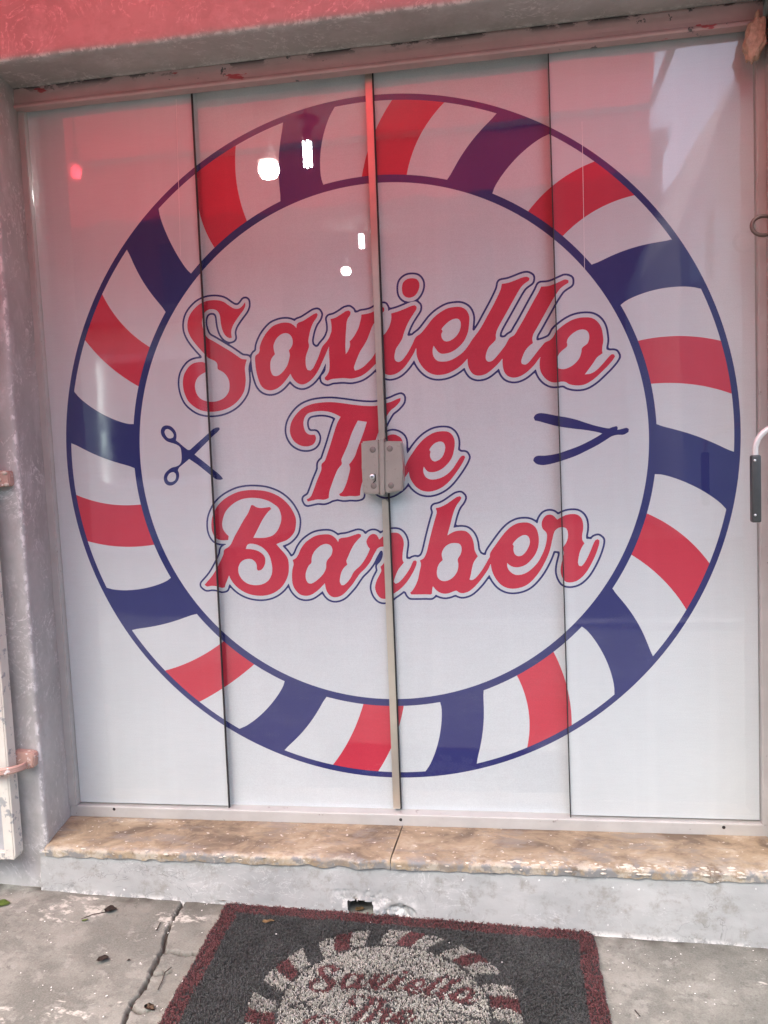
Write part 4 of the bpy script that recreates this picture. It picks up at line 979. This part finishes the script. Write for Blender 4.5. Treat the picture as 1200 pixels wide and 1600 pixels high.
for i in range(110):
    if random.random() < .6: px_ = (random.uniform(0, 340), random.uniform(1385, 1600))
    else: px_ = (random.uniform(925, 1200), random.uniform(1465, 1600))
    c = at_ground(*px_)
    if inside(BP, c[:2])[0] or c[1] > -.215: continue
    r = random.uniform(.0005, .0016) * (1.8 if random.random() < .08 else 1)
    mt_ = Matrix.Translation((c[0], c[1], gz(c[0]) + .0035)) @ Matrix.Rotation(random.uniform(0, 6), 4, 'Z') @ Matrix.Diagonal((r * random.uniform(1, 2.4), r, r * .4, 1))
    bmesh.ops.create_icosphere(bm, subdivisions=1, radius=1, matrix=mt_)
for i in range(14):      # flakes caught in the mat
    x, y = random.uniform(MX0 + .03, MX1 - .03), random.uniform(-.75, MY1 - .02); r = random.uniform(.0008, .0018)
    bmesh.ops.create_icosphere(bm, subdivisions=1, radius=1, matrix=Matrix.Translation((x, y, gz(x) + .0175)) @ Matrix.Diagonal((r * 1.6, r, r * .5, 1)))
bm_obj('paint_flakes', bm, simple('white_flake', (.8, .79, .75), .7), None, False, kind='stuff', label='white paint flakes scattered over the pavement and mat', cat='paint flakes')

# ------------------------------------------------------------------ left gate leaf, its hasp, upper lug
YG = -.262
gate = empty('metal_gate', (-1.2, YG, GZ - 1.12), label='cream painted iron gate leaf standing open at the left edge', cat='gate')
bar = at_y(25, 1340, YG); xr_ = -1.036
hexa('gate_stile', [(xr_ - .034, GZ + .62), (xr_ - .006, GZ + .62), (xr_ - .006, GZ - 1.098), (xr_ - .034, GZ - 1.098)], YG - .004, YG + .002, M_GATE, gate, .001)
hexa('stile_flange', [(xr_ - .006, GZ + .62), (xr_ - .001, GZ + .62), (xr_ - .001, GZ - 1.085), (xr_ - .006, GZ - 1.098)], YG - .003, YG + .034, M_GATE, gate, .001)
box('bottom_rail', -1.9, xr_ - .0345, YG - .003, YG + .03, GZ - 1.100, GZ - 1.078, M_GATE, gate, .002)
box('top_rail', -1.9, xr_ - .0345, YG - .003, YG + .03, GZ + .60, GZ + .62, M_GATE, gate, .002)
box('far_stile', -1.93, -1.9, YG - .004, YG + .034, GZ - 1.098, GZ + .62, M_GATE, gate, .002)
box('gate_sheet', -1.9, xr_ - .0345, YG + .012, YG + .014, GZ - 1.078, GZ + .60, M_GATEGREY, gate)
lug = at_y(45, 1188, -.205)
hasp = empty('gate_hasp', (lug[0], -.2, lug[2]), label='chipped pinkish iron ring and wall lug holding the gate bar', cat='hasp')
hexa('wall_lug', px_quad([(20, 1174), (48, 1176), (53, 1180), (52, 1200), (40, 1203), (34, 1196), (20, 1192)], -.225), -.225, -.199, M_RUSTPINK, hasp, .003)
cr = at_y(4, 1195, YG)
ring_pts = [(xr_ - .018 + .052 * math.cos(a), YG + .012 + .040 * math.sin(a), lug[2] - .006 + .006 * math.cos(a) - .004 * math.sin(a)) for a in np.linspace(math.radians(25), math.radians(-250), 22)]
bm = bmesh.new()
for k_ in (-.005, 0, .005): add_tube(bm, [(p[0], p[1], p[2] + k_) for p in ring_pts], .0052, 8)
bm_obj('hasp_ring', bm, M_RUSTPINK, hasp, True)
l2 = at_y(6, 748, -.215)
lugu = empty('wall_lug', (l2[0], -.2, l2[2]), label='small rusty bracket with white paint blobs on the wall at left edge', cat='bracket')
hexa('lug_plate', px_quad([(-14, 735), (13, 736), (15, 760), (-14, 762)], -.222), -.222, -.198, M_RUSTPINK, lugu, .003)
for q in ((7, 739), (10, 757), (-2, 749)):
    c = at_y(*q, -.224); bm = bmesh.new()
    bmesh.ops.create_icosphere(bm, subdivisions=2, radius=1, matrix=Matrix.Translation(c) @ Matrix.Diagonal((.007, .004, .0055, 1)))
    for v in bm.verts: v.co += v.co.normalized() * .0015 * mnoise.noise(v.co * 200)
    bm_obj('paint_blob', bm, M_PLASTER, lugu, True)

# ------------------------------------------------------------------ right side: iron ring, foam lump, grip handle
yr = -.088; c0 = at_y(1174.5, 354, yr)
pts = []
for a in np.linspace(math.radians(60), math.radians(300), 24):
    pts.append((c0[0] + .027 + .027 * math.cos(a), yr + .004 * math.sin(a), c0[2] + .024 * math.sin(a)))
pts = [(1.012, yr + .012, c0[2] + .026)] + pts + [(1.012, yr - .004, c0[2] - .026)]
tube('wall_ring', pts, .0048, M_IRON, None, 12, label='rusty iron ring sticking out of the right door jamb', cat='ring')
# expanding foam lump in the upper right corner
bm = bmesh.new(); fc = at_y(1172, 62, -.055)
bmesh.ops.create_icosphere(bm, subdivisions=5, radius=1)
for v in bm.verts:
    d = v.co.copy(); n1 = mnoise.noise(d * 2.2) * .28 + mnoise.noise(d * 4) * .14 + abs(mnoise.noise(d * 9)) * .07
    cut = -.55
    v.co = d * (1 + n1)
    if v.co.y < cut: v.co.y = cut + (v.co.y - cut) * .12 + .05 * mnoise.noise(d * 9)
bmesh.ops.transform(bm, matrix=Matrix.Translation((fc[0] + .012, -.055, fc[2])) @ Matrix.Rotation(math.radians(8), 4, 'Y') @ Matrix.Diagonal((.023, .034, .054, 1)), verts=bm.verts[:])
bm_obj('foam_lump', bm, M_FOAM, None, True, label='lump of hardened tan foam in the upper right corner of the frame', cat='foam lump')
yh = -.262
g0 = at_y(1179.5, 711, yh); g1 = at_y(1181.5, 816, yh); xh = (g0[0] + g1[0]) / 2
hnd = empty('grip_handle', (xh, yh, g1[2]), label='bent white tube handle with a black screwed grip at the right edge', cat='handle')
rb = .030
tp = [(xh, yh, g1[2] + .01), (xh, yh, g0[2] + .012)]
for a in np.linspace(0, math.radians(78), 9)[1:]:
    tp.append((xh + .052 * (1 - math.cos(a)), yh, g0[2] + .012 + .052 * math.sin(a)))
tp += [(xh + .085, yh + .012, g0[2] + .074), (xh + .11, yh + .04, g0[2] + .078), (xh + .118, -.196, g0[2] + .078)]
tube('handle_tube', tp, .0068, M_TUBE, hnd, 14)
lathe('wall_flange', [(.0001, -.004), (.022, -.004), (.024, -.001), (.024, .004)], (xh + .118, -.2035, g0[2] + .078), M_TUBE, hnd, 'Y', 24)
bm = bmesh.new(); add_box(bm, xh - .0105, xh + .0105, yh - .011, yh + .011, g1[2], g0[2], .004, 3)
gr_ = bm_obj('grip', bm, M_GRIP, hnd, True)
for zz_ in (g0[2] - .012, g1[2] + .018): lathe('grip_screw', [(.0001, -.0022), (.002, -.002), (.003, -.001), (.003, .001)], (xh - .004, yh - .0112, zz_), M_SCREW, gr_, 'Y', 12)

# ------------------------------------------------------------------ room behind the film
rm = empty('shop_interior', (0, 3, 0), label='dim room seen through the printed film', cat='room')
RZ = GZ + 1.30
box('room_floor', -2.6, 2.6, .12, 7, .08, .12, M_ROOMFLOOR, rm); box('room_ceiling', -2.6, 2.6, .12, 7, RZ, RZ + .06, M_ROOM, rm)
box('room_wall', -2.66, -2.6, .12, 7, .12, RZ, M_ROOM, rm); box('room_wall', 2.6, 2.66, .12, 7, .12, RZ, M_ROOM, rm)
box('room_wall', -2.66, 2.66, 7, 7.06, .12, RZ, M_ROOM, rm)
M_SHADE = simple('lamp_shade_dark', (.03, .025, .025), .6); M_CFL = emit('lamp_tube_white', (.9, .96, 1), 40); M_DISC = emit('pendant_bulb_white', (1, .97, .92), 45)
M_PSH = simple('pendant_shade', (.5, .4, .38), .6)
def cfl(px_top, px_bot, Y, label):
    a = at_y(*px_top, Y); b = at_y(*px_bot, Y); k = (b[2] - a[2]); top = RZ; cx = (a[0] + b[0]) / 2
    s_ = abs(k)
    r = empty('ceiling_lamp', (cx, Y, b[2]), label=label, cat='lamp', group='ceiling lamps in the room')
    lathe('lamp_dome', [(.58 * s_, 0), (.5 * s_, -.12 * s_), (.3 * s_, -.3 * s_), (.17 * s_, -.36 * s_)], (cx, Y, a[2] + .85 * s_), M_SHADE, r)
    if top > a[2] + .86 * s_: lathe('lamp_stem', [(.06 * s_, 0), (.06 * s_, top - a[2] - .85 * s_)], (cx, Y, a[2] + .85 * s_), M_SHADE, r)
    lathe('lamp_socket', [(.2 * s_, 0), (.2 * s_, .5 * s_)], (cx, Y, a[2]), M_SHADE, r)
    for i in range(4):
        q = math.pi / 2 * i + .4
        tube('lamp_tube', [(cx +   .15 * s_ * math.cos(q), Y + .15 * s_ * math.sin(q), a[2]), (cx + .15 * s_ * math.cos(q), Y + .15 * s_ * math.sin(q), b[2])], .036 * s_, M_CFL, r, 8)
def pendant(px_c, wpx, Y, label):
    c = at_y(*px_c, Y); rr = wpx / 2 / F_PX * (Y - CAM[1]) * 1.02
    r = empty('pendant_lamp', (c[0], Y, c[2]), label=label, cat='lamp', group='pendant lamps in the room')
    lathe('pendant_bulb', [(.1 * rr, -.75 * rr), (.7 * rr, -.65 * rr), (rr, -.1 * rr), (.9 * rr, .5 * rr), (.3 * rr, .75 * rr)], c, M_DISC, r)
    lathe('pendant_shade', [(1.05 * rr, .8 * rr), (.7 * rr, 1.7 * rr), (.35 * rr, 2.6 * rr), (.1 * rr, 3.1 * rr)], c, M_PSH, r)
    tube('pendant_cord', [(c[0], Y, c[2] + 3 * rr), (c[0], Y, max(RZ, c[2] + 3.2 * rr))], .006, M_SHADE, r, 6)
cfl((480, 221), (481, 261), .75, 'bright tube lamp in a dark dome showing through the ring top')
pendant((420, 266), 33, .8, 'glowing pendant lamp left of the tube lamp behind the film')
cfl((565, 366), (565, 388), 2.6, 'small far tube lamp beside the centre stile')
pendant((541, 424), 15, 2.8, 'small far pendant lamp above the a of the name')

# ------------------------------------------------------------------ awning over the pavement, its red lamp
aw = empty('red_awning', (-.6, -.2, GZ + 1.62), label='red translucent cloth awning over the shop door', cat='awning')
M_AW = translucent_cloth('red_awning_cloth', (.6, .03, .04), (.77, .048, .062))
AX0, AX1, AY1, AZ0, AZ1, AZV = -4.0, .86, -1.5, GZ + 1.75, GZ + 1.40, GZ + 1.13
def aw_fn(u, v):
    t = min(v, 1); y = -.31 + (AY1 + .31) * t; x = AX0 + (AX1 - AX0) * u + .12 * t * max(0, u - .5) * 2
    z = AZ0 + (AZ1 - AZ0) * t - .03 * math.sin(math.pi * t) * (1 + .3 * math.sin(u * 40))
    if v > 1: y += -.012 * math.sin(u * 70) * (v - 1); z -= (AZ1 - AZV) * (v - 1) + .02 * (v > 1.95) * abs(math.sin(u * 55))
    return (x, y, z)
sheet('awning_cloth', aw_fn, frange(0, 1, .01), frange(0, 1, .05) + [1.1, 1.3, 1.5, 1.7, 1.9, 2.0], M_AW, aw)
tube('awning_front_bar', [(AX0, AY1, AZ1), (AX1 + .12, AY1, AZ1)], .018, M_TUBE, aw)
tube('awning_arm', [(AX0, -.2, AZ0 - .6), (AX0, AY1, AZ1)], .014, M_TUBE, aw); tube('awning_arm', [(AX1, -.2, AZ0 - .6), (AX1 + .12, AY1, AZ1)], .014, M_TUBE, aw)
# red bulb hung under the awning: its mirror image is the red spot on the left glass
sR = 1.0; rp = (-.8514 - .5295 * sR, -sR, GZ + .8228 + .3592 * sR)
rl = empty('red_lamp', rp, label='red glowing bulb hanging under the awning', cat='lamp')
lathe('red_bulb', [(.004, -.024), (.014, -.02), (.02, 0), (.017, .014), (.009, .026)], rp, emit('red_lamp_glow', (1, .05, .08), RED_LAMP_STRENGTH), rl, n=20)
lathe('lamp_holder', [(.009, .027), (.01, .09), (.004, .12)], rp, M_SHADE, rl)
vq = (rp[1] + .2) / (AY1 + .2)
tube('lamp_cord', [(rp[0], rp[1], rp[2] + .12), (rp[0], rp[1], AZ0 + (AZ1 - AZ0) * vq - .02)], .004, M_SHADE, rl, 6)

# ------------------------------------------------------------------ houses across the street (mirrored in the glass)
YH = -9.6
def mirror_at(px_, py_, Yt):      # where a mirrored sight line meets depth Yt in front of the shop
    g = at_y(px_, py_, 0); d = ray(px_, py_); s_ = -Yt / d[1]
    return np.array([g[0] + d[0] * s_, Yt, g[2] + d[2] * s_])
h1 = empty('boarded_house', (-6, YH - 2, -.2), label='cream boarded house with a white window frame across the street', cat='house')
a = mirror_at(60, 520, YH); b = mirror_at(300, 520, YH); ez = a[2]
HXa, HXb = a[0] - 2.2, b[0] + .6
M_BOARD = simple('cream_boards', (.72, .69, .58), .7, 0, .15, 8); M_HROOF = simple('house_roof', (.2, .19, .18), .8)
bm = bmesh.new(); zc = -.2
while zc < ez:
    h_ = .18; v4 = [bm.verts.new(p) for p in ((HXa, YH, zc), (HXb, YH, zc), (HXb, YH - .025, zc + h_), (HXa, YH - .025, zc + h_), (HXa, YH - .03, zc), (HXb, YH - .03, zc))]
    bm.faces.new((v4[0], v4[1], v4[2], v4[3])); bm.faces.new((v4[0], v4[4], v4[5], v4[1])); zc += h_
bm_obj('board_wall', bm, M_BOARD, h1)
box('house_body', HXa, HXb, YH - 5, YH - .03, -.2, ez, M_BOARD, h1)
box('roof', HXa - .4, HXb + .4, YH - 5.4, YH + .35, ez + .02, ez + .22, M_HROOF, h1)
wa = mirror_at(155, 556, YH); wb = mirror_at(172, 762, YH); wx1 = wa[0] + 1.7
wf = empty('w', (0, 0, 0)); bpy.data.objects.remove(wf)
M_WF = simple('white_window_frame', (.85, .85, .83), .5)
bm = bmesh.new(); t_ = .12
for q in ((wa[0], wa[0] + t_, wb[2], wa[2]), (wx1 - t_, wx1, wb[2], wa[2]), (wa[0] + t_, wx1 - t_, wa[2] - t_, wa[2]), (wa[0] + t_, wx1 - t_, wb[2], wb[2] + t_)): add_box(bm, q[0], q[1], YH + .003, YH + .09, q[2], q[3])
wfo = bm_obj('window_frame', bm, M_WF, h1)
box('window_pane', wa[0] + t_, wx1 - t_, YH + .004, YH + .02, wb[2] + t_, wa[2] - t_, simple('window_dark', (.04, .045, .05), .08), h1)
tl = empty('added_glow_tube', (wa[0] + .02, YH + .1, wb[2]), label='thin white glowing tube added to brighten the mirrored window frame of the boarded house', cat='lamp')
M_PT = emit('added_glow_white', (.85, 1, .95), 1.5)  # glow added to brighten the mirrored window frame, no known lamp
tube('lamp_tube', [(wa[0] + .06, YH + .14, wb[2] + .1), (wa[0] + .06, YH + .14, wa[2] - .1)], .035, M_PT, tl, 10)
tube('glow_bracket', [(wa[0] + .06, YH + .02, wa[2] - .1), (wa[0] + .06, YH + .14, wa[2] - .06)], .02, M_SHADE, tl, 8); tube('glow_bracket', [(wa[0] + .06, YH + .02, wb[2] + .08), (wa[0] + .06, YH + .14, wb[2] + .08)], .02, M_SHADE, tl, 8)
h2 = empty('gabled_house', (6, YH - 3, -.2), label='grey gabled house across the street to the right', cat='house')
gp = [mirror_at(*q, YH) for q in ((1062, 446), (1062, 352), (1150, 120), (1215, 20))]
gq = [(gp[0][0], -.2)] + [(p[0], p[2]) for p in gp[1:]] + [(gp[3][0] + 2.5, gp[1][2]), (gp[3][0] + 2.5, -.2)]
hexa('gable_wall', gq, YH - 6, YH - .02, simple('grey_render', (.62, .6, .58), .85, 0, .15, 4), h2)
for q in ((1078, 330), (1100, 330)):
    w = mirror_at(*q, YH); box('window_frame', w[0], w[0] + .3, YH - .017, YH + .05, w[2] - .95, w[2], M_WF, h2)
h3 = empty('added_brick_block', (-6, -17, -.2), label='tall dark red brick block added behind the boarded house to hide sky from the glass', cat='building')
BXR = mirror_at(1038, 440, -15)[0]
box('brick_wall', -24, BXR, -21, -15, -.2, GZ + 5.6, simple('dark_brick', (.28, .085, .07), .85, 0, .25, 6), h3)  # unseen block added to shut out sky and redden the glass reflection
box('parapet', -24.1, BXR + .1, -21, -14.9, GZ + 5.605, GZ + 5.9, simple('parapet_render', (.2, .1, .09), .85), h3)
M_WD = simple('window_dark_far', (.03, .03, .035), .15)
for i in range(8):
    for j in range(2): box('window', -22 + i * 3, -20.9 + i * 3, -14.995, -14.95, 1.6 + j * 2.6, 3.2 + j * 2.6, M_WD, h3)
